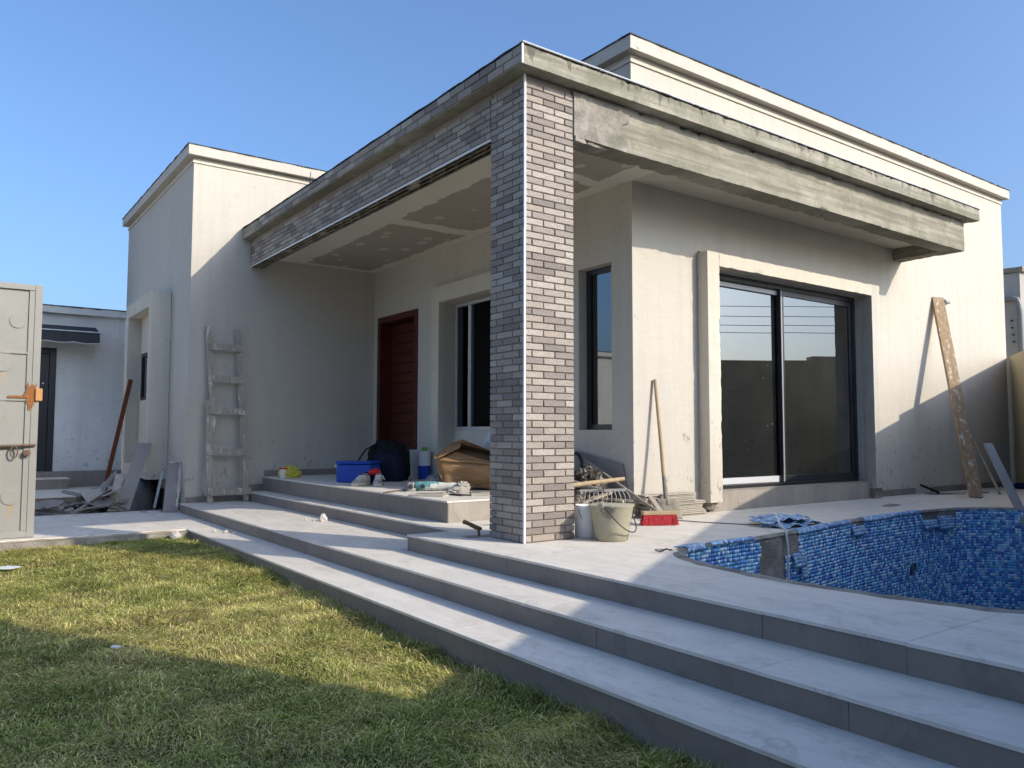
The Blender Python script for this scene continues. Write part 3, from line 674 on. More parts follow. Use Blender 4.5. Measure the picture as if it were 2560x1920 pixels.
hang(4.66, 9, -.06, -.19, .04, 'right of two pale mosaic sheets hanging below the mortar patch near the aluminium bar', 35)
HEAP = 'mosaic sheets heaped on the deck'
for i, (x, y, a, z, ln, nw) in enumerate([(2.12, -.55, .12, .008, .55, 10), (2.06, -.44, -.10, .020, .50, 9), (2.24, -.36, .30, .03, .42, 9), (2.16, -.48, .02, .05, .36, 8), (2.40, -.40, .5, .03, .34, 7)]):
    d = np.array([math.cos(a), math.sin(a)]); k = np.array([-d[1], d[0], 0])
    path = [(x + d[0] * t * ln, y + d[1] * t * ln, z + .022 * abs(math.sin(t * 6 + i)) + .008 * math.sin(t * 11)) for t in np.linspace(0, 1, 16)]
    mosaic_sheet(path, k, nw, seed=50 + i, wave=.02, label='crumpled blue mosaic sheet in the heap on the deck by the white hose', group=HEAP)

# path on the left with its crumbling edge
path = MB().box((-9, YG + .015, LG - .1), (X2 + .01, 6.35, L1 - .016)).build('path', 'mortar_rough'); tag(path, 'tiled path in front of the gate', None, kind='structure')
for poly, z in tile_rect(path, -9, X1, YG + .10, 6.36, L1, (.6, 1.2), oy=.2, ox=X1): tile(path, poly, z)
for poly, z in tile_rect(path, X1, X2 + .004, YG + .002, YT + .03, L1, (.6, 1.2), oy=.2, ox=X1): tile(path, poly, z)
for poly, z in tile_rect(path, X1, XT - .003, YT + .032, 6.36, L1, (.6, 1.2), oy=.2, ox=X1): tile(path, poly, z)
mb = MB()
for k, (off, z, a) in enumerate([(0.10, -.225, .004), (.06, -.226, .008), (.02, -.25, .02), (-.03, -.30, .03), (-.07, -.37, .03), (-.10, -.40, .02)]):
    for i in range(141):
        x = -9 + (X1 - .004 + 9) * i / 140
        wob = noise.noise(Vector((x * 4, k * .7, 2))) * .04 + noise.noise(Vector((x * 15, k, 5))) * a
        mb.v.append((x, YG + .02 + off + (wob if k else 0) + .03, z + (noise.noise(Vector((x * 12, k * 2, 9))) * a if k else 0)))
for k in range(5):
    for i in range(140): mb.f.append((k * 141 + i + 1, k * 141 + i, (k + 1) * 141 + i, (k + 1) * 141 + i + 1))
edge = mb.build('path_edge', 'sand_edge', path, smooth=50)
# landing and steps of the outbuilding
pit = MB()
for i in range(41):
    for j in range(13):
        x = -6 + i * .135; y = 6.30 + j * .135; pit.v.append((min(x, XT - .003) if i == 40 else x, y, LG - .03 + .05 * noise.noise(Vector((x * 3, y * 3, 0)))))
for i in range(40):
    for j in range(12): pit.f.append((i * 13 + j, (i + 1) * 13 + j, (i + 1) * 13 + j + 1, i * 13 + j + 1))
pit = pit.build('soil_strip', 'soil', smooth=60); tag(pit, 'bare soil strip behind the path', None, kind='structure')

# ------------------------------------------------------------------ the house
house = empty('house', (0, 0, 0), label='single-storey cream house with flat roofs and a brick-clad porch under construction', cat='house')
SDX0, SDX1, SDZ0, SDZ1 = 2.786, 5.456, .19, 2.32
wall('wall', 'Y', YT, XT, XC, LG - .1, ZW, [], .2, 'plaster', house)
wall('wall', 'X', XT, YT + .2, YB, .0, ZW, [(7.1, 8.32, 1.18, 1.90)], .2, 'plaster', house)
wall('bay_panel', 'X', XT - .07, 6.973, 8.337, .301, 2.399, [(7.1, 8.30, 1.20, 1.88)], .068, 'plaster_trim', house)
box('foundation', (XT + .05, YT + .21, LG - .12), (XT + .25, YB, -.0), 'mortar_rough', house)
wall('wall', 'X', XC, YF, YT, -.05, ZW, [(1.02, 1.478, .765, 2.30), (2.35, 3.955, L4, 2.31), (4.60, 5.73, L4, 2.33)], .2, 'plaster', house)
wall('wall', 'Y', YF, XC + .2, XR, -.05, ZW, [(SDX0, SDX1, SDZ0, SDZ1)], .2, 'plaster', house)
box('wall', (XR - .2, YF + .2, -.05), (XR, YB, ZW), 'plaster', house)
box('wall', (XT + .2, YB - .2, -.05), (XR - .2, YB, ZW), 'plaster', house)
# inner shell so that the rooms are closed
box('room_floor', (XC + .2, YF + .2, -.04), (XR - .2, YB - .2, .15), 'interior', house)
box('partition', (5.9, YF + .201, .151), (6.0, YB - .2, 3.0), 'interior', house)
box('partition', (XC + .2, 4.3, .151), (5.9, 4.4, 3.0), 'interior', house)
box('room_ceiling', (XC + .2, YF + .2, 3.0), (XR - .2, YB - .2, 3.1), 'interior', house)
FP = [(XT, YT), (XC, YT), (XC, YF), (XR, YF), (XR, YB), (XT, YB)]
def offset(poly, d):
    out = []; n_ = len(poly)
    for i in range(n_):
        p0, p1, p2 = (Vector(poly[(i + k - 1) % n_]) for k in range(3))
        a = (p1 - p0).normalized(); b = (p2 - p1).normalized(); na = Vector((a.y, -a.x)); nb = Vector((b.y, -b.x))
        out.append(tuple(p1 + (na + nb) * d / (1 + na.dot(nb))))
    return out
def ragged(poly, d, amp, step=.08, seed=0):
    base_ = offset(poly, d); out = []
    for i in range(len(base_)):
        a, b = Vector(base_[i]), Vector(base_[(i + 1) % len(base_)]); m_ = max(2, int((b - a).length / step)); nn = Vector(((b - a).y, -(b - a).x)).normalized()
        for k in range(m_):
            p = a.lerp(b, k / m_); out.append(tuple(p + nn * amp * noise.noise(Vector((p.x * 6 + seed, p.y * 6, seed)))))
    return out
MB().prism(offset(FP, .014), 4.075, 4.105).build('cornice_band', 'plaster_trim', house)
MB().prism(ragged(FP, .085, .004), ZW + .001, 4.272).build('cornice', 'plaster', house)
MB().prism(ragged(FP, .094, .010, .05, 4), 4.273, 4.284).build('roof_membrane', 'membrane', house)
# canopy: slab, beams, ceiling
canopy = empty('canopy', (0, 0, 0)); canopy.parent = house
MB().prism([(-.085, -.02), (6.50, -.02), (6.50, YF - .003), (XC - .003, YF - .003), (XC - .003, YT - .003), (-.085, YT - .003)], ZS + .002, ZST - .004).build('slab', 'concrete', canopy)
MB().roughbar((-.105, -.058, (ZS + ZST) / 2), (6.52, -.058, (ZS + ZST) / 2), .11, ZST - ZS, .006, .035).build('slab_edge', 'concrete_edge', canopy, smooth=35)
MB().roughbar((-.075, .0, (ZS + ZST) / 2 - .001), (-.075, YT - .003, (ZS + ZST) / 2 - .001), .055, ZST - ZS - .004, .003, .035, 3).build('slab_edge', 'concrete', canopy, smooth=35)
MB().roughbar((.430, .10, (ZB + ZS) / 2), (4.58, .10, (ZB + ZS) / 2), .2, ZS - ZB + .002, .007, .035, 5).build('beam', 'concrete', canopy, smooth=35)
MB().roughbar((4.586, .106, (ZB + ZS) / 2 - .004), (6.39, .106, (ZB + ZS) / 2 - .004), .2, ZS - ZB, .006, .035, 15).build('beam', 'concrete', canopy, smooth=35)
mb = MB(); pts = [(.438, ZS - .02)] + [(.94 + .06 * math.sin(t * 9) + .05 * noise.noise(Vector((t * 8, 1, 0))), ZS - .02 - t * (ZS - ZB - .012)) for t in np.linspace(0, 1, 14)] + [(.438, ZB + .004)]
pn_ = len(pts); mb.v = [(x, -.013 + .004 * noise.noise(Vector((x * 20, z * 20, 0))), z) for x, z in pts] + [(x + (.012 if x > .5 else 0), .02, z) for x, z in pts]
mb.f = [tuple(range(pn_ - 1, -1, -1))] + [(i, (i + 1) % pn_, (i + 1) % pn_ + pn_, i + pn_) for i in range(pn_)]; mb.build('mortar_patch', 'mortar_rough', canopy)
MB().roughbar((.44, .06, ZB - .012), (.80, .09, ZB - .006), .16, .045, .02, .03, 25).build('mortar_patch', 'mortar_rough', canopy, smooth=40)
MB().roughbar((6.29, .2, (ZB + ZS) / 2 - .006), (6.29, YF - .003, (ZB + ZS) / 2 - .006), .2, ZS - ZB, .005, .035, 8).build('beam', 'concrete', canopy, smooth=35)
box('beam', (.0115, .4065, ZB + .0105), (.17, YT - .003, ZS + .001), 'brick_joint', canopy)
box('ceiling_panel', (.1705, .2005, ZCL), (XC - .004, YT - .004, ZCL + .03), 'ceiling', canopy)
box('ceiling_panel', (XC - .003, .2005, ZCL + .0005), (6.189, YF - .004, ZCL + .03), 'plaster_trim', canopy)
mem = MB(); mem.prism(ragged([(-.105, -.113), (6.52, -.113), (6.52, YF - .01), (XC - .01, YF - .01), (XC - .01, YT - .01), (-.105, YT - .01)], .010, .008, .05, 2), ZST + .0005, ZST + .009); mem.build('roof_membrane', 'membrane', canopy)
MB().tube([(-.108, -.120, ZST + .012), (6.53, -.120, ZST + .006)], .007, 8).build('edge_trim', 'silver', canopy, smooth=40)
box('edge_trim', (-.109, -.119, ZS + .002), (-.099, -.1085, ZST - .001), 'white_metal', canopy)
box('edge_trim', (-.002, .4065, ZB - .004), (.010, YT - .004, ZB + .0098), 'white_metal', canopy)
mb = MB(); mb.tube([(-.03, 3.8, ZST), (-.035, 3.79, ZST + .10), (-.02, 3.80, ZST + .2)], .004, 6); mb.build('bent_wire', 'dark_steel', canopy)

# brick slips -------------------------------------------------------------
column = empty('column', (0, 0, 0)); column.parent = house
box('core', (.0115, .0115, 0.001), (.4255, .3945, ZS - .001), 'brick_joint', column)
MB().box((-.003, -.003, .001), (.0112, .0112, 2.128)).build('corner_trim', 'white_metal', column); MB().box((-.001, -.004, 2.130), (.0112, .0112, ZS - .003)).build('corner_trim', 'white_metal', column)
PITCH, BH = .0478, .0420
def brick_shape(l, h=BH, d=.012, c=.0035, sd=0):
    """slip in its own frame: length along x, face towards -y, with uneven arrises"""
    q = lambda x, y, z, k: (x + .0012 * noise.noise(Vector((x * 90 + sd, z * 90, k))), y, z + .0012 * noise.noise(Vector((x * 90, z * 90 + sd, k + 5))))
    mb = MB()
    for k, (i, y) in enumerate(((0, d), (0, c), (c, 0))):
        mb.v += [q(-l / 2 + i, y, -h / 2 + i, k), q(l / 2 - i, y, -h / 2 + i, k), q(l / 2 - i, y, h / 2 - i, k), q(-l / 2 + i, y, h / 2 - i, k)]
    for k in range(2):
        for i in range(4): mb.f.append((k * 4 + i, k * 4 + (i + 1) % 4, (k + 1) * 4 + (i + 1) % 4, (k + 1) * 4 + i))
    mb.f.append((8, 9, 10, 11)); return mb
brick_mesh = {}
def place_brick(face, u0, u1, z, parent):
    key = (round(u1 - u0, 3), random.randrange(3))
    if key not in brick_mesh: brick_mesh[key] = brick_shape(u1 - u0, sd=random.random() * 50).mesh('brick', 'brick')
    o = bpy.data.objects.new('brick', brick_mesh[key]); COL.objects.link(o); o.parent = parent
    um = (u0 + u1) / 2; d = jit(.0015)
    if face == 'Y': o.location = (um, d, z)
    else: o.location = (d, um, z); o.rotation_euler = (0, 0, -math.pi / 2)
    o.rotation_euler[1 if face == 'Y' else 1] += jit(.004); return o
many = [[], [], []]                                             # verts, faces, colours for the courses kept as one part
def stuff_brick(face, u0, u1, z, store, h=BH, plane=0.0):
    b = brick_shape(u1 - u0, h, sd=random.random() * 50); o = len(store[0]); um = (u0 + u1) / 2; d = jit(.0015) + plane
    for x, y, zz in b.v: store[0].append((um + x, y + d, z + zz) if face == 'Y' else ((y + d, um - x, z + zz) if face == 'X' else (z + zz, um - x, plane - y)))
    store[1] += [tuple(i + o for i in f) for f in b.f]; c = random.random(); store[2] += [(c, c, c)] * len(b.v)
NC = 66
for k in range(NC):
    z = .006 + PITCH * k + BH / 2
    if z + BH / 2 > ZS - .003: break
    runs = [(.0125, .062), (.070, .262), (.270, .4375)] if k % 2 == 0 else [(.0125, .162), (.170, .355), (.363, .4375)]
    for a, b in runs: place_brick('Y', a, b, z, column)
    runs = [(.0125, .055), (.063, .245), (.253, .4065)] if k % 2 == 0 else [(.0125, .135), (.143, .325), (.333, .4065)]
    for a, b in runs:
        if k < 33: place_brick('X', a, b, z, column)
        else: stuff_brick('X', a, b, z, many)
def make_stuff(store, name, parent):
    me = bpy.data.meshes.new(name); me.from_pydata(store[0], [], store[1]); at = me.attributes.new('Col', 'FLOAT_COLOR', 'POINT')
    at.data.foreach_set('color', [t for c in store[2] for t in (*c, 1)]); me.materials.append(M['brick_many'])
    o = bpy.data.objects.new(name, me); COL.objects.link(o); o.parent = parent; tag(o, kind='stuff'); return o
make_stuff(many, 'brickwork', column)
st = [[], [], []]
for k in range(NC):
    z = .006 + PITCH * k + BH / 2
    if z - BH / 2 < ZB + .008 or z + BH / 2 > ZS - .002: continue
    y = .4065 + .008 + (k % 3) * .068 - .13
    while y < YT - .01:
        a, b = max(y, .4145), min(y + .192, YT - .006)
        if b - a > .02: stuff_brick('X', a, b, z, st)
        y += .200
for k in range(2):
    z = ZS + .012 + k * .061 + .028; y = -.105 - k * .1
    while y < 5.05:
        a, b = max(y, -.104), y + .192
        if b - a > .02: stuff_brick('X', a, b, z, st, .054, -.112)
        y += .200
for r in range(3):
    y = .4145 + (r % 2) * .1 - .1
    while y < YT - .02:
        a, b = max(y, .4145), min(y + .192, YT - .006)
        if b - a > .02 and not (random.random() < .04): stuff_brick('Z', a, b, .036 + r * .052, st, .045, ZB + .0105)
        y += .200
make_stuff(st, 'brickwork', canopy)

# sliding door ------------------------------------------------------------
sd = empty('sliding_door', (0, 0, 0)); sd.parent = house
YG0 = .83
fr = MB(); fr.box((SDX0 + .002, YG0, SDZ1 - .055), (SDX1 - .002, YG0 + .10, SDZ1 - .002)).box((SDX0 + .002, YG0, SDZ0 + .002), (SDX1 - .002, YG0 + .10, SDZ0 + .035))
fr.box((SDX0 + .002, YG0, SDZ0 + .0352), (SDX0 + .045, YG0 + .10, SDZ1 - .0552)).box((SDX1 - .045, YG0, SDZ0 + .0352), (SDX1 - .002, YG0 + .10, SDZ1 - .0552))
fr.build('frame', 'dark_frame', sd, bevel=.003)
def leaf(x0, x1, y, name='door_leaf', silver=False):
    z0, z1 = SDZ0 + .036, SDZ1 - .056; p = empty(name, (0, 0, 0)); p.parent = sd
    m = MB(); w = .06
    m.box((x0, y, z0), (x0 + w, y + .035, z1)).box((x1 - w, y, z0), (x1, y + .035, z1)).box((x0 + w + .0002, y, z0), (x1 - w - .0002, y + .035, z0 + .07)).box((x0 + w + .0002, y, z1 - .06), (x1 - w - .0002, y + .035, z1))
    m.build('leaf_frame', 'dark_frame', p, bevel=.003)
    box('glass_pane', (x0 + w + .001, y + .014, z0 + .071), (x1 - w - .001, y + .020, z1 - .061), 'glass', p)
    if silver:
        box('film_strip', (x0 + w, y - .003, z0 + .004), (x1 - .03, y - .0005, z0 + .066), 'grey_film', p); box('film_strip', (x0 + w, y - .003, z1 - .05), (x1 - .03, y - .0005, z1 - .006), 'grey_film', p)
    return p
leaf(SDX0 + .046, 4.115, YG0 + .055, silver=True); r2 = leaf(4.04, SDX1 - .046, YG0 + .012)
box('leaf_edge', (4.042, YG0 + .006, SDZ0 + .04), (4.062, YG0 + .0115, SDZ1 - .06), 'lamp_grey', sd)
box('pull_handle', (SDX1 - .085, YG0 + .004, 1.0), (SDX1 - .07, YG0 + .0115, 1.22), 'dark_frame', sd)
# rendered surround
sr = MB(); P0, PW_ = YF - .13, .17
sur = empty('door_surround', (0, 0, 0)); sur.parent = house
MB().roughbar((2.700, YF - .066, .095), (2.700, YF - .066, 2.449), .172, .128, .0035, .04, 11, up=(0, 1, 0)).build('pillar', 'plaster_trim', sur, smooth=35)
MB().roughbar((5.545, YF - .066, .12), (5.545, YF - .066, 2.449), .178, .128, .0035, .04, 12, up=(0, 1, 0)).build('pillar', 'plaster', sur, smooth=35)
MB().roughbar((2.788, YF - .066, 2.385), (5.455, YF - .066, 2.385), .128, .13, .004, .04, 13).build('lintel', 'plaster_trim', sur, smooth=35)
MB().roughbar((2.63, YF - .01, 2.462), (5.60, YF - .01, 2.462), .03, .018, .007, .03, 14).build('mortar_bead', 'mortar_rough', sur, smooth=50)
box('plinth', (SDX0 - .09, YF - .035, .001), (5.60, YF - .001, .188), 'mortar_rough', house)
risers(YF - .048, SDX0 - .09, 5.46, .001, .188 + .0165, off=2.786, step=.6, face='Y', mat='plinth_tile', name='plinth_tile', parent=house)
box('sill', (SDX0 + .001, YF - .05, .1885), (SDX1 - .001, YG0 + .02, .1915), 'plinth_tile', house)
MB().roughbar((5.545, YF - .055, .002), (5.545, YF - .055, .118), .16, .10, .01, .03, 21, up=(0, 1, 0)).build('mortar_pad', 'mortar_rough', house, smooth=40)
MB().roughbar((2.705, YF - .05, .03), (2.705, YF - .05, .094), .13, .09, .012, .03, 22, up=(0, 1, 0)).build('mortar_pad', 'mortar_rough', house, smooth=40)
risers(YF - .010, 5.66, 6.55, .001, .09, off=5.66, step=.6, face='Y', t=.009, mat='riser_tile', name='skirting_tile', parent=house)
risers(YF - .010, 6.95, XR - .02, .001, .09, off=6.35, step=.6, face='Y', t=.009, mat='riser_tile', name='skirting_tile', parent=house)
risers(YT - .010, XP + .02, XC - .02, L4 + .001, L4 + .095, off=XP, step=.6, face='Y', t=.009, mat='riser_tile', name='skirting_tile', parent=house)
risers(YT - .010, X3 + .02, XP, .001, .10, off=XP, step=.6, face='Y', t=.009, mat='riser_tile', name='skirting_tile', parent=house)
risers(YT - .010, XT + .003, X3, L2 + .001, L2 + .085, off=XT, step=.6, face='Y', t=.009, mat='riser_tile', name='skirting_tile', parent=house)

# windows in the porch wall
def fixed_window(y0, y1, z0, z1, x, frame_w, glass, name='window', mat='dark_frame'):
    p = empty(name, (0, 0, 0)); p.parent = house; m = MB()
    m.box((x, y0, z0), (x + .06, y0 + frame_w, z1)).box((x, y1 - frame_w, z0), (x + .06, y1, z1)).box((x, y0 + frame_w + .0002, z0), (x + .06, y1 - frame_w - .0002, z0 + frame_w)).box((x, y0 + frame_w + .0002, z1 - frame_w), (x + .06, y1 - frame_w - .0002, z1))
    m.build('frame', mat, p, bevel=.003)
    if glass: box('glass_pane', (x + .022, y0 + frame_w, z0 + frame_w), (x + .028, y1 - frame_w, z1 - frame_w), glass, p)
    return p
fixed_window(1.022, 1.476, .767, 2.298, XC + .10, .05, 'glass_side')
w2 = fixed_window(2.36, 3.95, .77, 2.305, XC + .15, .04, None, mat='silver')
box('sash_stile', (XC + .165, 3.62, .811), (XC + .19, 3.68, 2.264), 'silver', w2); box('sash_stile', (XC + .165, 3.80, .811), (XC + .185, 3.905, 2.264), 'dark_frame', w2)
box('glass_pane', (XC + .176, 2.405, .812), (XC + .182, 3.615, 2.263), 'glass_clear', w2)
box('recess_panel', (XC + .15, 2.351, L4), (XC + .2, 3.954, .769), 'plaster_trim', house)
s2 = empty('window_surround', (0, 0, 0)); s2.parent = house
for y0 in (3.957, 2.175): MB().roughbar((XC - .041, y0 + .0865, L4 + .002), (XC - .041, y0 + .0865, 2.51), .08, .173, .002, .05, y0, up=(0, 1, 0)).build('pillar', 'plaster_trim', s2, smooth=35)
MB().roughbar((XC - .041, 2.35, 2.41), (XC - .041, 3.955, 2.41), .08, .198, .002, .05, 33).build('lintel', 'plaster_trim', s2, smooth=35)

# entrance door
dr = empty('entrance_door', (0, 0, 0)); dr.parent = house
m = MB(); DY0, DY1, DZ0, DZ1 = 4.602, 5.728, L4 + .002, 2.328
m.box((XC - .015, DY0, DZ0), (XC + .199, DY0 + .085, DZ1)).box((XC - .015, DY1 - .085, DZ0), (XC + .199, DY1, DZ1)).box((XC - .015, DY0 + .0852, DZ1 - .085), (XC + .199, DY1 - .0852, DZ1))
m.build('door_frame', 'door_wood', dr, bevel=.004)
box('door_core', (XC + .182, DY0 + .087, DZ0), (XC + .199, DY1 - .087, DZ1 - .087), 'black_fabric', dr)
z = DZ0 + .006; hgt = (DZ1 - .093 - z) / 15
for k in range(15): box('door_board', (XC + .165, DY0 + .09, z + k * hgt), (XC + .181, DY1 - .09, z + (k + 1) * hgt - .007), 'door_wood', dr, bevel=.003)
MB().tube([(XC + .14, DY0 + .15, .75), (XC + .14, DY0 + .15, 1.55)], .010, 10).build('pull_handle', 'silver', dr, smooth=40)
MB().tube([(XC + .157, DY0 + .33, 1.66), (XC + .165, DY0 + .33, 1.66)], .012, 12).build('peephole', 'silver', dr)

# window bay on the tower's shaded side
bay = empty('window_surround', (0, 0, 0)); bay.parent = house
XB0, XB1 = XT - .25, XT - .002
for y0 in (6.80, 8.34): MB().roughbar(((XB0 + XB1) / 2, y0 + .085, .13), ((XB0 + XB1) / 2, y0 + .085, 2.59), .246, .17, .003, .06, y0, up=(0, 1, 0)).build('pillar', 'plaster_trim', bay, smooth=35)
MB().roughbar(((XB0 + XB1) / 2, 6.972, 2.495), ((XB0 + XB1) / 2, 8.338, 2.495), .246, .19, .003, .06, 3).build('lintel', 'plaster_trim', bay, smooth=35)
MB().roughbar(((XB0 + XB1) / 2, 6.972, .215), ((XB0 + XB1) / 2, 8.338, .215), .246, .17, .003, .06, 4).build('sill', 'plaster_trim', bay, smooth=35)
bw = fixed_window(7.102, 8.298, 1.202, 1.878, XT - .065, .05, 'glass_side')

# wall lamp on the facade
lamp = empty('wall_lamp', (0, 0, 0)); lamp.parent = house
m = MB(); m.box((7.28, YF - .02, 2.405), (7.42, YF - .001, 2.475)); m.build('back_plate', 'lamp_grey', lamp, bevel=.003)
m = MB(); m.add([(7.29, YF - .11, 2.43), (7.41, YF - .11, 2.43), (7.41, YF - .021, 2.41), (7.29, YF - .021, 2.41), (7.29, YF - .09, 2.47), (7.41, YF - .09, 2.47), (7.41, YF - .021, 2.47), (7.29, YF - .021, 2.47)],
      [(0, 3, 2, 1), (4, 5, 6, 7), (0, 1, 5, 4), (1, 2, 6, 5), (2, 3, 7, 6), (3, 0, 4, 7)]); m.build('lamp_hood', 'lamp_grey', lamp, bevel=.004)

# ------------------------------------------------------------------ outbuilding on the left
ob = empty('outbuilding', (-4, 9.96, 0), label='low whitewashed outbuilding with a dark door behind the gate', cat='outbuilding')
def ob_box(name, a, b, mat, bevel=0.0, parent=None):
    o = MB().box(a, b).build(name, mat, parent or ob, bevel=bevel); o.matrix_parent_inverse = Matrix.Translation((4, -9.96, 0)) if (parent is None) else Matrix.Identity(4); return o
OY = YB
def ob_fix(o): o.matrix_parent_inverse = Matrix.Translation((4, -9.96, 0)); return o
ob_fix(wall('wall', 'Y', OY, -8.8, XT - .003, -.3, 2.60, [(-2.75, -1.69, .13, 2.06)], .2, 'old_plaster', ob))
ob_box('room', (-2.9, OY + .8, -.3), (-1.5, OY + .85, 2.5), 'interior')
ob_fix(MB().roughbar((-8.8, OY + .05, 2.655), (XT - .003, OY + .05, 2.655), .30, .11, .008, .06, 40).build('cornice', 'old_plaster', ob, smooth=35))
ob_box('roof_membrane', (-8.8, OY - .11, 2.712), (XT - .003, OY + 3.2, 2.722), 'membrane')
ob_box('wall', (-8.8, OY + .2, -.3), (-8.6, OY + 3.2, 2.6), 'old_plaster'); ob_box('wall', (-8.6, OY + 3.0, -.3), (XT - .003, OY + 3.2, 2.6), 'old_plaster')
od = empty('door', (0, 0, 0)); od.parent = ob; od.matrix_parent_inverse = Matrix.Translation((4, -9.96, 0))
m = MB(); m.box((-1.78, OY + .02, .132), (-1.692, OY + .12, 2.058)).box((-2.748, OY + .02, .132), (-2.66, OY + .12, 2.058)).box((-2.6595, OY + .02, 1.97), (-1.7805, OY + .12, 2.058)); m.build('door_frame', 'dark_frame', od, bevel=.004)
box('door_leaf', (-2.655, OY + .06, .135), (-1.785, OY + .10, 1.965), 'dark_frame', od)
MB().tube([(-1.86, OY + .055, 1.5), (-1.86, OY + .045, 1.5)], .012, 10).build('peephole', 'silver', od)
# steps and plinth band
ob_box('plinth', (-8.8, OY - .045, -.3), (XT - .004, OY - .002, .13), 'riser_tile')
ob_box('step', (-3.2, 9.50, -.12), (-1.52, OY - .046, .030), 'riser_tile'); ob_box('step_tread', (-3.2, 9.49, .0305), (-1.51, OY - .046, .042), 'floor_tile')
ob_box('landing', (-8.8, 7.86, -.42), (XT - .30, 9.99 - .076, -.1335), 'riser_tile'); ob_box('landing_tread', (-8.8, 7.85, -.133), (XT - .004, OY - .047, -.12), 'floor_tile')
# awning
aw = empty('awning', (0, 0, 0)); aw.parent = ob; aw.matrix_parent_inverse = Matrix.Translation((4, -9.96, 0))
m = MB(); nn = 40; x0, x1 = -2.95, -1.16
for i in range(nn + 1):
    x = x0 + (x1 - x0) * i / nn; sc = .018 * abs(math.sin(i * math.pi * 5 / nn))
    m.v += [(x, OY - .45, 2.285), (x, OY - .455, 2.13 - sc), (x, OY - .004, 2.42)]
for i in range(nn): m.f += [(i * 3, i * 3 + 1, i * 3 + 4, i * 3 + 3), (i * 3, i * 3 + 3, i * 3 + 5, i * 3 + 2)]
m.f += [(0, 2, 1), (nn * 3, nn * 3 + 1, nn * 3 + 2)]
m.build('fabric', 'awning', aw)
m = MB(); pts = [(x0 + (x1 - x0) * i / nn, OY - .456, 2.127 - .018 * abs(math.sin(i * math.pi * 5 / nn))) for i in range(nn + 1)]; m.tube(pts, .006, 6); m.build('binding', 'pale_edge', aw)
m = MB(); m.bar((x0 - .02, OY - .445, 2.293), (x1 + .05, OY - .445, 2.293), .05, .016); m.build('front_rail', 'pale_edge', aw)

# ------------------------------------------------------------------ boundary wall, neighbours, cables
def along(t, off=0.0, z=0.0):
    d = Vector((1, ER, 0)).normalized(); nrm = Vector((d.y, -d.x, 0)); p = Vector((9.28, .75, 0)) + d * t + nrm * off; return Vector((p.x, p.y, z))
bwall = empty('boundary_wall', (9.28, .75, 0), label='ochre rendered boundary wall running past the right corner of the house', cat='wall')
def slant(t0, t1, o0, o1, z0, z1, name, mat, parent):
    a, b, c, d = along(t0, o0), along(t1, o0), along(t1, o1), along(t0, o1)
    o = MB().prism([(p.x, p.y) for p in (a, d, c, b)], z0, z1).build(name, mat, parent); o.matrix_parent_inverse = Matrix.Translation(-parent.location); return o
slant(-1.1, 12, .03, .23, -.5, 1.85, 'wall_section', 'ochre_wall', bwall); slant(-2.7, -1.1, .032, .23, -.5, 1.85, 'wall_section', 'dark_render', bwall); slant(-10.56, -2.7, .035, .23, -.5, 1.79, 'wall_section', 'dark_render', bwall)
tb = empty('neighbouring_building', (0, 0, 0), label='tall plain rendered building beside the lawn that shades its near half', cat='building')
pts = [along(-22, .04), along(-22, 4.0), along(-11.05, 4.0), along(-10.56, .04)]
MB().prism([(p.x, p.y) for p in pts], -.5, 4.4).build('wall_block', 'grey_render', tb)
pts = [along(-22, .03), along(-22, 4.0), along(-11.10, 4.0), along(-10.60, .03)]
MB().prism([(p.x, p.y) for p in pts], 4.401, 4.5).build('parapet', 'concrete', tb)
nb = empty('neighbouring_house', (14, 3, 0), label='grey plastered house end with a dark drainpipe beyond the boundary wall', cat='house')
def nbx(o): o.matrix_parent_inverse = Matrix.Translation((-14, -3, 0)); return o
nbx(MB().box((14, 2.36, -.4), (19, 8, 3.93)).build('wall', 'grey_render', nb)); nbx(MB().roughbar((14.1, 2.29, 3.99), (14.1, 8, 3.99), .30, .10, .01, .08, 50).build('cornice', 'concrete', nb, smooth=35))
nbx(MB().tube([(13.93, 3.2, 3.42), (13.93, 2.50, 3.42), (13.93, 2.40, 3.39), (13.93, 2.37, 3.30), (13.93, 2.35, 3.1), (13.93, 2.33, -.3)], .055, 14).build('drainpipe', 'pvc', nb, smooth=40))
for i in range(4): nbx(MB().tube([(13.94, 2.52 - i * .008, 2.98 - i * .14), (14.0, 2.52 - i * .008, 2.98 - i * .14)], .016, 8).build('anchor_bolt', 'dark_steel', nb))
ww = empty('garden_wall', (-8.8, 0, 0), label='plain rendered garden wall along the far left side of the lawn', cat='wall')
o = MB().box((-9.0, -14, -.5), (-8.8, 9.95, 1.9)).build('wall_section', 'old_plaster', ww); o.matrix_parent_inverse = Matrix.Translation((8.8, 0, 0))
for i, z in enumerate((3.14, 2.95, 2.78, 2.64)):
    pts = [along(t, 3.43, z - .12 * (1 - ((t + 2) / 16) ** 2) + .12) for t in np.linspace(-18, 14, 17)]
    c = MB().tube(pts, .006, 6).build('power_cable', 'cable'); tag(c, ['topmost', 'second highest', 'third highest', 'lowest'][i] + ' of four overhead cables mirrored in the sliding door', 'cable', 'overhead cables beyond the boundary wall')

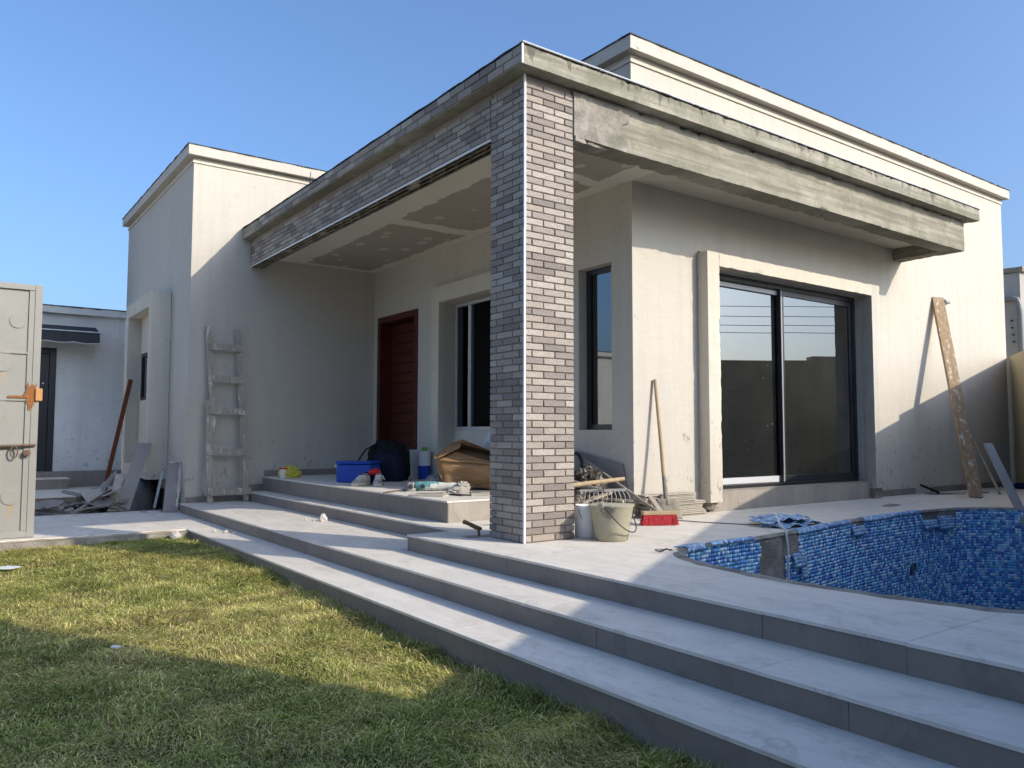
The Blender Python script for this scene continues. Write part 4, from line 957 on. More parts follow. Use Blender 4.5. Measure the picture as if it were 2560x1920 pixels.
# ------------------------------------------------------------------ gate leaf
gate = empty('gate', (-2.43, 4.235, -.219), label='grey sheet steel gate leaf with raised discs and rusty latch', cat='gate')
GX0, GX1, GZ0, GZ1 = -4.3, -2.42, -.219, 2.095
gi = Matrix.Translation((2.43, -4.235, .219))
def gp(o): o.parent = gate; o.matrix_parent_inverse = gi; return o
gp(MB().box((GX0 + .05, 4.247, GZ0 + .05), (GX1 - .05, 4.253, GZ1 - .05)).build('panel', 'gate_paint'))
for a, b in (((GX1 - .06, 4.225, GZ0), (GX1, 4.265, GZ1)), ((GX0, 4.225, GZ0), (GX0 + .06, 4.265, GZ1)), ((GX0 + .0602, 4.225, GZ1 - .055), (GX1 - .0602, 4.265, GZ1)), ((GX0 + .0602, 4.225, GZ0), (GX1 - .0602, 4.265, GZ0 + .06))):
    gp(MB().box(a, b).build('frame_tube', 'gate_paint', bevel=.004))
gp(MB().box((GX1 - .105, 4.232, GZ0 + .061), (GX1 - .0605, 4.2465, GZ1 - .056)).build('inner_stile', 'gate_paint', bevel=.002))
for z in (1.46, 1.03, .60): gp(MB().box((GX0 + .061, 4.233, z - .012), (GX1 - .1055, 4.2465, z + .012)).build('cross_bar', 'gate_paint', bevel=.002))
for x, z, r in ((-2.608, 1.75, .066), (-2.71, 1.37, .088), (-2.80, .94, .135), (-2.78, .50, .105), (-2.618, .145, .068), (-3.2, 1.3, .09), (-3.5, .6, .12), (-3.9, 1.6, .07)):
    gp(MB().lathe([(r, 0), (r, .006), (r - .002, .0075)], 32, Matrix.Translation((x, 4.2468, z)) @ Matrix.Rotation(math.pi / 2, 4, 'X')).build('disc', 'gate_paint'))
gp(MB().box((-2.452, 4.203, 1.02), (-2.395, 4.2245, 1.135)).build('lock_plate', 'lock', bevel=.006))
m = MB(); pts = []
for i in range(40):
    a = 2 * math.pi * i / 40; k = .045 + .04 * noise.noise(Vector((math.cos(a) * 2, math.sin(a) * 2, 1))) + .05 * random.random(); pts.append((-2.485 + math.cos(a) * k * .6, 1.06 + math.sin(a) * k * 1.6))
m.add([(x, 4.2238 - .0, z) for x, z in pts], [tuple(range(len(pts)))]); gp(m.build('rust_patch', 'rust'))
for x, z, l in ((-2.70, 1.275, .09), (-2.618, .07, .10), (-2.60, .068, .05)):
    k_ = random.random() * 9; pts = [(x - .008 - .004 * math.sin(k_ + t * 7), z - t * l) for t in np.linspace(0, 1, 8)] + [(x + .008 + .005 * math.sin(k_ * 2 + t * 9) - .006 * t, z - t * l) for t in np.linspace(1, 0, 8)]
    gp(MB().add([(px_, 4.2462, pz_) for px_, pz_ in pts], [tuple(range(len(pts)))]).build('rust_streak', 'rust_stain'))
gp(MB().box((-2.66, 4.2215, 1.045), (-2.50, 4.2325, 1.066)).build('lock_bolt', 'rust'))
gp(MB().tube([(-2.86, 4.205, .605), (-2.435, 4.205, .615)], .011, 8).build('latch_bolt', 'rust_dark', smooth=40))
gp(MB().tube([(-2.60 + .028 * math.sin(a), 4.20, .555 + .052 * math.cos(a)) for a in np.linspace(0, 2 * math.pi, 20)], .007, 6).build('latch_loop', 'rust_dark', smooth=40))
gp(MB().lathe([(.028, 0), (.030, .03), (.018, .034)], 14, Matrix.Translation((-2.50, 4.224, .545)) @ Matrix.Rotation(math.pi / 2, 4, 'X')).build('latch_boss', 'rust_dark', smooth=40))

# ------------------------------------------------------------------ lawn
lawn_z = lambda y: LG + .07 * np.clip((y + 1.0) / 5.0, 0, 1)
def in_lawn(x, y): return (x < X1 - .004 + .008 * 0) & (y < YG + .05) & (x > -8.7) & (y > wally(x) + .0)
CX, CY = -3.173, -4.2231
def lawn_points(n_, x0, x1, y0, y1):
    P = np.column_stack([rng.uniform(x0, x1, n_), rng.uniform(y0, y1, n_)]); k = in_lawn(P[:, 0], P[:, 1]); return P[k]
# only what a camera near the photograph's could see gets the full density
def seen(P, margin=.12):
    d = P - np.array([CX, CY]); f = d @ np.array([.588, .809]); s = d @ np.array([.809, -.588])
    return (f > 1.9) & (np.abs(s) < f * (.66 + margin) + .5)
parts = []
P = lawn_points(2200000, -6.5, X1, -4.5, 4.15); P = P[seen(P)]
dist = np.hypot(P[:, 0] - CX, P[:, 1] - CY); keep = rng.random(len(P)) < np.clip(1.25 - dist * .085, .45, 1); P = P[keep][:560000]

Q = lawn_points(60000, -8.6, X1, -6.5, 4.1); Q = Q[~seen(Q)]
P = np.vstack([P, Q]); nbl = len(P)
def vnoise(P, f, s):
    """smooth value noise on arrays"""
    q = P * f + s; i = np.floor(q).astype(int); t = q - i; t = t * t * (3 - 2 * t)
    def h(a, b): v = np.sin(a * 127.1 + b * 311.7 + s) * 43758.5453; return v - np.floor(v)
    a = h(i[:, 0], i[:, 1]); b = h(i[:, 0] + 1, i[:, 1]); c = h(i[:, 0], i[:, 1] + 1); d = h(i[:, 0] + 1, i[:, 1] + 1)
    return (a * (1 - t[:, 0]) + b * t[:, 0]) * (1 - t[:, 1]) + (c * (1 - t[:, 0]) + d * t[:, 0]) * t[:, 1]
bald = vnoise(P, 1.9, 61.0) * .6 + vnoise(P, 7.0, 13.0) * .4; P = P[rng.random(len(P)) < np.clip(1.9 - 1.9 * bald, .35, 1)]; nbl = len(P)
n1 = vnoise(P, 1.3, 3.0) * .6 + vnoise(P, 4.1, 9.0) * .4; n2 = vnoise(P, 2.2, 21.0) * .6 + vnoise(P, 9, 5.0) * .4; n3 = vnoise(P, 5.5, 40.0)
edge_d = np.minimum(X1 - P[:, 0], YG + .1 - P[:, 1]); tall = np.exp(-np.clip(X1 - P[:, 0], 0, 9) / .10) * (P[:, 1] < 3.6)
L = (.018 + .024 * rng.random(nbl) + .034 * n3 * n3 * rng.random(nbl)) * (1 + 1.5 * tall * n2); Wd = .0010 + .0011 * rng.random(nbl)
az = rng.uniform(0, 2 * np.pi, nbl) * .75 + vnoise(P, 3.0, 77.0) * 6; lean = np.clip(rng.normal(1.22, .24, nbl), .2, 1.5) * (1 - .45 * tall)
straw = rng.random(nbl) < np.clip(.26 + .8 * (n1 - .42), .08, .75)
long_ = rng.random(nbl) < .006; L[long_] *= 2.6; lean[long_] = 1.25; straw |= long_
z0 = lawn_z(P[:, 1]) - .004 + .016 * rng.random(nbl) + .022 * (n2 - .5) + .012 * (n3 - .5)
dx, dy = np.cos(az), np.sin(az); px, py = -dy, dx
def ring(t, w, bend):
    l = lean * bend; r = L * t * np.sin(l); h = L * t * np.cos(l)
    c = np.column_stack([P[:, 0] + dx * r, P[:, 1] + dy * r, z0 + h]); o_ = np.column_stack([px * Wd * w, py * Wd * w, np.zeros(nbl)]); return c - o_, c + o_
a0, a1 = ring(0, 1, 1); b0, b1 = ring(.55, .85, .8); c0, _ = ring(1.0, 0, 1.12)
V = np.empty((nbl * 5, 3)); V[0::5] = a0; V[1::5] = a1; V[2::5] = b0; V[3::5] = b1; V[4::5] = c0
o_ = np.arange(nbl)[:, None] * 5
T = np.concatenate([o_ + np.array([[0, 1, 3]]), o_ + np.array([[0, 3, 2]]), o_ + np.array([[2, 3, 4]])])
g1, g2, g3 = np.array([.20, .285, .05]), np.array([.52, .49, .13]), np.array([.78, .67, .33])
mixv = np.clip(n1 * .9 + rng.normal(0, .25, nbl), 0, 1)[:, None]; Cb = g1 * (1 - mixv) + g2 * mixv
Cs = g3 * rng.uniform(.6, 1.2, nbl)[:, None] * np.array([1, .96, .9]); Cb = np.where(straw[:, None], Cs, Cb) * rng.uniform(.75, 1.2, nbl)[:, None]
Cb *= (.62 + .55 * vnoise(P, 11.0, 15.0) + .25 * vnoise(P, 27.0, 33.0))[:, None]
C5 = np.repeat(Cb, 5, 0); C5[0::5] *= .3; C5[1::5] *= .3; C5[4::5] *= 1.45; C5[2::5] *= 1.1; C5[3::5] *= 1.1  # shade painted into the blade feet, sunlight into the tips
V[:, 0] = np.minimum(V[:, 0], X1 + .004)
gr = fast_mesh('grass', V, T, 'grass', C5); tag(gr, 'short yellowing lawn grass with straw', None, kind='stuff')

# ------------------------------------------------------------------ things on the left
lad = empty('ladder', (-.25, YT - .12, L2), label='short splashed wooden builder ladder leaning on the tower wall', cat='ladder')
def lp(o): o.parent = lad; o.matrix_parent_inverse = Matrix.Translation((.25, -(YT - .12), -L2)); return o
ly = lambda z: YT - .19 + (z - L2) / 2.16 * .14
def lbar(p, q, w, d, name): return lp(MB().roughbar((p[0], ly(p[1]), p[1]), (q[0], ly(q[1]), q[1]), w, d, .003, .05, p[0] * 9, up=(0, 1, 0)).build(name, 'ladder_wood', smooth=40))
ZL = L2 + .0015
lbar((-.515, 2.04), (-.44, .72), .062, .034, 'rail'); lbar((-.500, 1.13), (-.478, ZL), .066, .036, 'rail'); lbar((-.155, 2.03), (-.105, .95), .062, .034, 'rail'); lbar((-.098, 1.06), (-.040, ZL), .062, .036, 'rail')
for z, xa, xb in ((1.79, -.49, -.13), (1.39, -.455, -.105), (1.0, -.49, -.065), (.50, -.485, -.055), (.02, -.50, -.005)):
    lp(MB().roughbar((xa - .01, ly(z) - .040, z + .005), (xb + .01, ly(z) - .040, z - .005), .022, .085, .003, .05, z * 7).build('rung', 'ladder_wood', smooth=40))

def slab(name, mat, corners, t, label, cat, group=None, rough=0.004, part=None):
    """a tile or board given by its 3D outline (planar) and thickness"""
    P = [Vector(c) for c in corners]; nrm = (P[1] - P[0]).cross(P[2] - P[0]).normalized()
    Q = []
    for i in range(len(P)):
        a, b = P[i], P[(i + 1) % len(P)]; k = max(2, int((b - a).length / .04))
        for j in range(k):
            p = a.lerp(b, j / k); inw = (sum(P, Vector()) / len(P) - p).normalized()
            Q.append(p + inw * rough * abs(noise.noise(p * 14)) * 2)
    n_ = len(Q); m = MB(); m.v = [tuple(q) for q in Q] + [tuple(q + nrm * t) for q in Q]
    m.f = [tuple(range(n_ - 1, -1, -1)), tuple(range(n_, 2 * n_))] + [(i, (i + 1) % n_, (i + 1) % n_ + n_, i + n_) for i in range(n_)]
    o = m.build(name, mat); return tag(o, label, cat, group)
# long leaning pieces by the bay
def lean_strip(name, mat, foot, top, w, t, wdir, label, cat, group=None):
    f, tp = Vector(foot), Vector(top); wd = Vector(wdir).normalized() * w / 2
    return slab(name, mat, [f - wd, f + wd, tp + wd, tp - wd], t, label, cat, group)
bb = MB().bar((-1.29, 7.90, -.118), (-.985, 7.925, 1.48), .055, .045, (0, 1, 0)).build('wooden_bar', 'brown_bar', bevel=.003); tag(bb, 'red-brown wooden bar leaning on the tower window bay', 'bar')
lean_strip('stone_slab', 'mauve_tile', (-1.305, 6.44, -.222), (-1.0, 6.782, .60), .165, .012, (1, 0, 0), 'tall mauve-grey tile strip leaning on the window bay pillar', 'tile')
lean_strip('stone_slab', 'tile_beige', (-1.425, 6.40, -.222), (-1.285, 6.76, .21), .10, .012, (1, 0, 0), 'beige tile strip leaning beside the taller mauve strip', 'tile')
rt = lean_strip('stone_slab', 'mauve_tile', (-.865, 5.93, -.222), (-.795, 6.10, .375), .155, .010, (1, -.25, 0), 'mortar-edged tile leaning on the tower corner next to the ladder', 'tile')
m = MB(); m.roughbar((-.800, 5.898, -.21), (-.728, 6.068, .365), .035, .022, .012, .02, 3, up=(0, 1, 0)); m.roughbar((-.86, 6.08, .368), (-.73, 6.055, .372), .022, .02, .010, .02, 5); m.build('mortar_edge', 'debris', rt, smooth=50)
tag(MB().bar((-.90, 6.62, -.222), (-.775, 6.79, .24), .03, .018, (0, 1, 0)).build('batten', 'pale_edge'), 'thin pale green batten standing under the window bay', 'batten')
tag(MB().bar((-.875, 6.20, -.222), (-.80, 6.42, .12), .03, .02, (0, 1, 0)).build('batten', 'handle_grey'), 'short wooden batten behind the mortar-edged tile', 'batten')
tag(MB().blob((-.93, 7.55, -.44), (.16, .45, .36), .1, 2, 5, power=.6).build('dark_form', 'pvc', smooth=60), 'dark rounded form under the window bay', 'drum')  # rounded dark form filling the gap below the bay
# heap of broken tiles
def shard_poly(rad, nn=6, ecc=.6):
    a0 = random.random() * 6; pts = []
    for i in range(nn):
        a = a0 + 2 * math.pi * (i + jit(.28)) / nn; r = rad * random.uniform(.75, 1.1); pts.append((math.cos(a) * r, math.sin(a) * r * ecc))
    return pts
def shard(rad, t, loc, rot, mat, label, cat, group, nn=5, ecc=.6):
    o = MB().prism(shard_poly(rad, nn, ecc), 0, t).build('tile_shard', mat, loc=loc, rot=rot, bevel=.0015); return tag(o, label, cat, group)
GH = 'broken tiles heaped behind the gate'
rs = random.Random(3)
for i in range(44):
    u = i / 44
    x = -2.20 + .95 * rs.random() ** .9; y = 6.45 + rs.random() * .55; hgt = max(0, (x + 2.2) * .22) * rs.random()
    z = -.28 + .022 * (i % 8) + hgt * 1.1
    shard(.11 + .11 * rs.random(), .016, (x, y, z), (jit(.25), -.15 - .35 * rs.random() * (x + 2.2), rs.random() * 3), rs.choice(['tile_back', 'tile_back', 'mauve_tile']), 'broken grey tile in the heap behind the gate', 'tile', GH, rs.choice([4, 5, 6]), .45 + .4 * rs.random())
for i, (x, z, a) in enumerate(((-1.36, .10, 1.05), (-1.40, .055, .98), (-1.42, .0, .92), (-1.47, -.04, .85), (-1.44, -.10, .78), (-1.52, -.13, .70))):
    slab('tile_shard', 'tile_back', [(x - .30 * math.cos(a * .75), 6.55 + i * .03, z - .30 * math.sin(a * .75)), (x + .05, 6.80 + i * .03, z + .13), (x + .07, 6.97 + i * .03, z + .15), (x - .27 * math.cos(a * .75), 6.80 + i * .03, z - .27 * math.sin(a * .75))], .011, 'long grey tile strip slanting against the beige strip', 'tile', 'tile strips slanting in the heap')
slab('tile_shard', 'tile_back', [(-1.86, 6.42, -.225), (-1.44, 6.55, .03), (-1.36, 6.66, .03), (-1.72, 6.44, -.222)], .012, 'pale pointed tile piece lying in front of the broken tile heap', 'tile')
slab('tile_shard', 'tile_beige', [(-1.68, 6.46, -.10), (-1.73, 6.75, .02), (-1.49, 6.80, .04), (-1.47, 6.60, -.01)], .012, 'large light tile fragment on top of the broken tile heap', 'tile')
for i in range(10):
    shard(.03 + .05 * rs.random(), .008, (-1.15 + .38 * rs.random(), 6.02 + .35 * rs.random(), L1 + .002 + .006 * i * .3), (jit(.1), jit(.1), rs.random() * 3), 'tile_back', 'small tile chip on the path under the window bay', 'tile', 'tile chips on the path')
for i, (x, y, z, r) in enumerate(((-.136, 3.03, L2, .035), (-.20, 3.08, L2, .018), (-.24, 3.2, L2, .014), (-.17, 2.98, L2, .012), (-.9, 3.55, L1, .022), (-.96, 3.7, L1, .018), (-.86, 3.42, L1, .014), (.08, 5.3, .0, .014))):
    tag(MB().blob((x, y, z), (r, r * .8, r * .7), .5, 2.5, i * 3.0, 10, 7).build('mortar_crumb', 'debris'), 'small crumb of mortar on the steps', 'mortar', 'mortar crumbs on the steps') if i else tag(MB().blob((x, y, z), (r, r * .8, r * 1.1), .6, 2.5, 4, 12, 8).build('mortar_lump', 'debris'), 'pale lump of mortar on the second step', 'mortar')
tag(MB().blob((-1.26, 3.93, LG + .075), (.05, .045, .045), .4, 2.5, 2.0, 14, 9).build('stone', 'debris'), 'white stone in the grass by the corner of the steps', 'stone')
tag(MB().prism(shard_poly(.10, 5, .5), 0, .006).build('plastic_scrap', 'pale_edge', loc=(-2.70, 2.85, LG + .09), rot=(.1, .05, .2)), 'pale plastic scrap lying on the lawn at the left edge', 'scrap')
tag(MB().prism(shard_poly(.03, 5, .6), 0, .006).build('paper_scrap', 'white_plastic', loc=(-2.42, .12, LG + .05), rot=(.2, .1, .4)), 'small white scrap in the shaded grass', 'scrap')
tag(MB().prism(shard_poly(.045, 5, .6), 0, .01).build('paper_scrap', 'white_plastic', loc=(-1.56, -2.37, LG + .04), rot=(.1, .1, .4)), 'white scrap in the grass at the foot of the steps', 'scrap')

# ------------------------------------------------------------------ things on the porch platform
Z4 = L4 + .0012
bag = tag(MB().blob((.40, 5.38, Z4), (.125, .10, .085), .42, 3.4, 2.2, 40, 24).build('plastic_bag', 'yellow_plastic', smooth=30), 'crumpled yellow plastic bag by the tower wall', 'bag')
cup = empty('cup', (.30, 5.34, Z4), label='white cup with red rim inside the yellow bag', cat='cup')
MB().lathe([(.036, 0), (.046, .11), (.044, .11), (.034, .005)], 20).build('cup_body', 'white_plastic', cup, smooth=40); MB().lathe([(.050, .108), (.051, .125), (.046, .127), (.045, .109)], 20).build('rim', 'red_plastic', cup, smooth=40)
cb = empty('cool_box', (.70, 4.05, Z4), (0, 0, R(-52)), 'bright blue plastic cool box beside the trainers', 'cool box')
MB().box((-.215, -.13, 0), (.215, .13, .205)).build('body', 'blue_plastic', cb, bevel=.022); MB().box((-.222, -.137, .208), (.222, .137, .238)).build('lid', 'blue_plastic', cb, bevel=.012); MB().tube([(-.226, -.09, .17), (-.245, -.09, .19), (-.245, .09, .19), (-.226, .09, .17)], .009, 8).build('carry_handle', 'white_plastic', cb, smooth=40)
def shoe(loc, rz, label):
    t = empty('trainer', loc, (0, 0, rz), label, 'shoe', 'pair of dusty trainers'); m = MB(); n_ = 18
    secs = [(-.135, .030, .055, .055), (-.12, .036, .075, .085), (-.07, .036, .085, .098), (-.02, .038, .075, .092), (.03, .043, .055, .075), (.08, .046, .040, .056), (.12, .040, .030, .045), (.145, .022, .018, .030)]
    for x, w, h, _ in secs:
        for k in range(n_):
            a = 2 * math.pi * k / n_; c, s_ = math.cos(a), math.sin(a)
            m.v.append((x, w * math.copysign(abs(c) ** .7, c), .022 + h * .5 + h * .5 * math.copysign(abs(s_) ** .8, s_) + (.02 if (s_ > .5 and -.13 < x < -.05) else 0)))
    for i in range(len(secs) - 1):
        for k in range(n_): m.f.append((i * n_ + k, i * n_ + (k + 1) % n_, (i + 1) * n_ + (k + 1) % n_, (i + 1) * n_ + k))
    m.f += [tuple(range(n_ - 1, -1, -1)), tuple(range((len(secs) - 1) * n_, len(secs) * n_))]; m.build('upper', 'shoe', t, smooth=60)
    pts = [(x, w * 1.12) for x, w, h, _ in secs]; outl = pts + [(x, -w) for x, w in reversed(pts)]; MB().prism(outl, 0, .030).build('sole', 'shoe_sole', t, bevel=.005)
    m = MB()
    for i in range(4): m.tube([(.005 + i * .022, -.032 + i * .002, .098 - i * .010), (.012 + i * .022, 0, .108 - i * .011), (.005 + i * .022, .032 - i * .002, .098 - i * .010)], .0045, 6)
    m.tube([(-.01, .01, .11), (.02, .05, .10), (.03, .07, .06)], .004, 6); m.build('laces', 'white_plastic', t, smooth=40)
    MB().lathe([(.030, 0), (.034, .012), (.026, .02), (.020, .004)], 18, Matrix.Translation((-.085, 0, .098)) @ Matrix.Scale(1.35, 4, (1, 0, 0))).build('collar', 'dark_steel', t, smooth=50); return t
shoe((.475, 3.50, Z4), R(212), 'left dusty grey trainer in front of the cool box'); shoe((.625, 3.40, Z4), R(238), 'right dusty grey trainer in front of the cool box')
tag(MB().blob((.665, 3.56, Z4 + .105), (.065, .055, .04), .3, 2.5, 6, 24, 16).build('cap', 'red_plastic', smooth=60), 'red cloth bundle resting on the trainers', 'cloth')
tag(MB().blob((.60, 3.63, Z4), (.09, .06, .075), .4, 3, 3, 24, 16).build('sock', 'navy_cloth', smooth=50), 'navy cloth stuffed behind the trainers', 'cloth')
bp = empty('backpack', (1.15, 4.20, Z4), (0, 0, R(-50)), 'large black backpack slumped against the entrance door', 'backpack')
MB().blob((0, 0, 0), (.235, .18, .285), .14, 2.6, 8, 40, 28, power=.72).build('bag_body', 'black_fabric', bp, smooth=40)
MB().blob((.05, -.15, 0), (.19, .11, .20), .15, 3, 4, 30, 20, power=.7).build('front_pocket', 'navy_fabric', bp, smooth=40)
MB().tube([(-.10, -.12, .43), (-.20, -.2, .36), (-.29, -.22, .22), (-.33, -.2, .10), (-.36, -.22, .02)], .022, 8, flat=.4).build('strap', 'black_fabric', bp, smooth=50); MB().tube([(-.04, 0, .44), (0, .0, .49), (.06, 0, .44)], .012, 8).build('grab_handle', 'black_fabric', bp, smooth=50)
def tub(loc, r0, r1, h, mat, label, band=None, lid=None):
    t = empty('paint_tub', loc, (0, 0, 0), label, 'tub', 'paint tubs by the entrance door')
    MB().lathe([(r0, 0), (r1, h), (r1 + .006, h), (r1 + .006, h + .012), (r1 - .006, h + .012), (r1 - .008, h - .01)], 26).build('tub_body', mat, t, smooth=40)
    if band: MB().lathe([(r0 + .0035, .004), (r0 + .0035 + (r1 - r0) * .5, h * .5), (r0 + .002 + (r1 - r0) * .5, h * .5 + .001)], 26).build('band', band, t, smooth=40)
    if lid: MB().lathe([(r1 * .5, h + .013), (r1 * .45, h + .05), (.01, h + .06)], 20).build('lid', lid, t, smooth=40)
    return t
tub((1.62, 4.33, Z4), .085, .10, .34, 'dusty_white', 'grey paint tub half hidden behind the backpack'); tub((1.58, 4.10, Z4), .070, .078, .33, 'white_plastic', 'white tub with blue base and green lid by the entrance door', 'blue_plastic', 'green_lid')
# cardboard box, tilted, crushed, flaps open
cbx = empty('cardboard_box', (1.20, 2.36, Z4), (0, 0, R(-36)), 'large crushed brown cardboard box with open flaps behind the column', 'box'); cbx.scale = (.82, .82, .82)
m = MB()
lo = [(-.42, -.20, .10), (.30, -.22, .0), (.36, .22, .0), (-.36, .24, .04)]; hi = [(-.50, -.24, .36), (.34, -.27, .30), (.42, .22, .36), (-.40, .26, .52)]
K = 9
def wallpanel(a, b, c, d, s_):
    o = len(m.v)
    for i in range(K + 1):
        for j in range(K + 1):
            u, v = i / K, j / K; p = (Vector(a).lerp(Vector(b), u)).lerp(Vector(d).lerp(Vector(c), u), v)
            p += Vector((0, 0, 1)).cross(Vector(b) - Vector(a)).normalized() * (.060 * noise.noise(Vector((u * 2.4 + s_, v * 2.4, s_))) + .030 * noise.noise(Vector((u * 6, v * 6, s_)))) * min(1, 6 * u * (1 - u) + .2); p.z = max(p.z, 0.0); m.v.append(tuple(p))
    for i in range(K):
        for j in range(K): m.f.append((o + i * (K + 1) + j, o + (i + 1) * (K + 1) + j, o + (i + 1) * (K + 1) + j + 1, o + i * (K + 1) + j + 1))
for i in range(4): wallpanel(lo[i], lo[(i + 1) % 4], hi[(i + 1) % 4], hi[i], 2.0 + i)
m.f.append((0, (K + 1) * K, 2 * (K + 1) ** 2 + 0, 2 * (K + 1) ** 2 + (K + 1) * K))
bx_ = m.build('side_panels', 'card', cbx, smooth=25); sm = bx_.modifiers.new('solid', 'SOLIDIFY'); sm.thickness = .005
def flap(a, b, tip1, tip2, s_):
    global m
    m = MB(); wallpanel(a, b, tip2, tip1, s_); f = m.build('flap', 'card', cbx, smooth=25); q = f.modifiers.new('solid', 'SOLIDIFY'); q.thickness = .005
flap(hi[0], hi[1], (-.30, .02, .46), (.18, -.02, .33), 7); flap(hi[3], hi[2], (-.20, .10, .60), (.30, .06, .40), 9); flap(hi[1], hi[2], (.20, -.10, .36), (.26, .12, .46), 12); flap(hi[0], hi[3], (-.22, -.12, .50), (-.20, .12, .56), 14)
tag(MB().blob((1.62, 2.62, L4 + .40), (.13, .16, .20), .3, 3, 7, 30, 20, flat=False).build('woven_sack', 'sack', smooth=40), 'white woven sack propped behind the cardboard box', 'sack')
tag(MB().blob((1.58, 2.58, Z4), (.16, .20, .30), .25, 3, 9, 30, 20).build('cement_bag', 'rag', smooth=40), 'half-full grey bag behind the cardboard box', 'bag')
# angle grinder
gd = empty('angle_grinder', (.66, 2.46, Z4), (0, 0, R(-38)), 'dusty teal and white angle grinder lying on the platform edge', 'grinder')
RX = Matrix.Translation((0, 0, .047)) @ Matrix.Rotation(math.pi / 2, 4, 'Y')
MB().lathe([(.034, -.10), (.040, -.09), (.041, -.02), (.043, .0), (.043, .10), (.038, .13)], 24, RX).build('motor_body', 'teal', gd, smooth=40)
MB().lathe([(.037, .131), (.034, .16), (.031, .22), (.034, .27), (.027, .30)], 22, RX).build('rear_grip', 'dusty_white', gd, smooth=40)
MB().box((-.175, -.034, .012), (-.102, .034, .082)).build('gear_head', 'dusty_steel', gd, bevel=.014); MB().lathe([(.066, 0), (.068, .006), (.068, .026), (.03, .030)], 28, Matrix.Translation((-.145, 0, .0)) @ Matrix.Rotation(0, 4, 'X')).build('wheel_guard', 'dusty_steel', gd, smooth=40)
MB().tube([(-.14, -.036, .05), (-.13, -.10, .045), (-.12, -.16, .042)], [.012, .018, .020], 12).build('side_handle', 'dark_steel', gd, smooth=40); MB().lathe([(.021, 0), (.022, .02), (.012, .022)], 16, Matrix.Translation((-.02, -.041, .045)) @ Matrix.Rotation(math.pi / 2, 4, 'X')).build('brush_cap', 'dark_steel', gd, smooth=40)
MB().box((.05, -.046, .03), (.10, -.036, .07)).build('vent_plate', 'white_plastic', gd, bevel=.003)
tag(MB().tube([(.169, 2.381, Z4 + .006), (.523, 2.574, Z4 + .016)], .006, 8).build('chisel', 'rust_dark', smooth=40), 'thin rusty rod lying across the platform edge left of the grinder', 'rod')
def flat_piece(x, y, w, d, a, t, mat, label, z=None, group=None): return tag(MB().prism([(-w, -d), (w * .9, -d * 1.1), (w, d), (-w * 1.1, d * .8)], 0, t).build('tile_piece', mat, loc=(x, y, z or Z4), rot=(jit(.02), jit(.02), a), bevel=.0015), label, 'tile', group)
flat_piece(.36, 1.88, .17, .06, R(-50), .012, 'tile_beige', 'cut tile strip lying in front of the grinder'); flat_piece(.46, 2.02, .12, .07, R(-30), .012, 'tile_back', 'dark cut tile piece under the grinder')
flat_piece(.78, 1.66, .10, .05, R(-30), .022, 'tile_beige', 'thick pale tile offcut by the column'); flat_piece(.62, 1.80, .09, .05, R(-75), .010, 'dark_steel', 'small dark offcut between the tile pieces'); flat_piece(.98, 1.95, .12, .07, R(20), .012, 'tile_back', 'grey tile offcut under the corner of the cardboard box')
for i, (x, y, a, b, c, lab) in enumerate(((.80, 2.08, .10, .05, .03, 'crumpled dusty rag in front of the cardboard box'), (.92, 2.20, .07, .05, .055, 'bunched white cloth against the cardboard box'), (.95, 2.75, .10, .08, .06, 'grey rag between the grinder and the cardboard box'), (1.10, 3.00, .12, .07, .07, 'pale sheet of paper-like cloth left of the cardboard box'))):
    tag(MB().blob((x, y, Z4), (a, b, c), .5, 3.2, 3 + i * 5, 30, 18).build('rag', 'rag', smooth=30), lab, 'rag')

# ------------------------------------------------------------------ things on the deck by the column
tr = empty('trowel', (-.03, .49, .0012), (0, 0, R(-12)), 'plastering trowel with worn handle standing on the deck by the column', 'trowel')
MB().box((-.11, -.05, .0), (.12, .05, .003)).build('blade', 'dusty_steel', tr, bevel=.001); MB().tube([(0, 0, .003), (-.005, 0, .035), (-.012, 0, .055)], .009, 10).build('stem', 'brass', tr, smooth=40); MB().tube([(.015, 0, .05), (-.03, 0, .066), (-.08, 0, .092), (-.12, 0, .108)], [.012, .016, .014, .016], 12).build('grip', 'brass', tr, smooth=40)
bk = empty('bucket', (.60, -.20, .0012), (0, 0, R(20)), 'cement-stained rubber builder bucket on the deck', 'bucket')
MB().lathe([(.105, 0), (.112, .006), (.128, .10), (.148, .225), (.156, .232), (.158, .240), (.150, .242)], 40).build('bucket_body', 'rubber', bk, smooth=40); MB().lathe([(.150, .2415), (.142, .225), (.122, .10), (.10, .02)], 40).build('lining', 'rubber_in', bk, smooth=40)
for s_ in (-1, 1): MB().box((s_ * .152 - .012, -.02, .20), (s_ * .152 + .012, .02, .262)).build('ear', 'rubber', bk, bevel=.006)
MB().tube([(.158 * math.cos(a), -.035 - .13 * math.sin(a), .235 - .17 * math.sin(a)) for a in np.linspace(0, math.pi, 20)], .004, 8).build('bail', 'dark_steel', bk, smooth=40)
wc = empty('white_container', (.575, .02, .0012), label='white plastic container half hidden behind the bucket', cat='container'); MB().lathe([(.085, 0), (.09, .01), (.092, .215), (.084, .225), (.082, .21)], 28).build('container_body', 'white_plastic', wc, smooth=40); MB().tube([(.09 * math.cos(a), -.01 - .06 * math.sin(a), .2 - .16 * math.sin(a)) for a in np.linspace(0, math.pi, 14)], .003, 6).build('bail', 'dark_steel', wc, smooth=40)
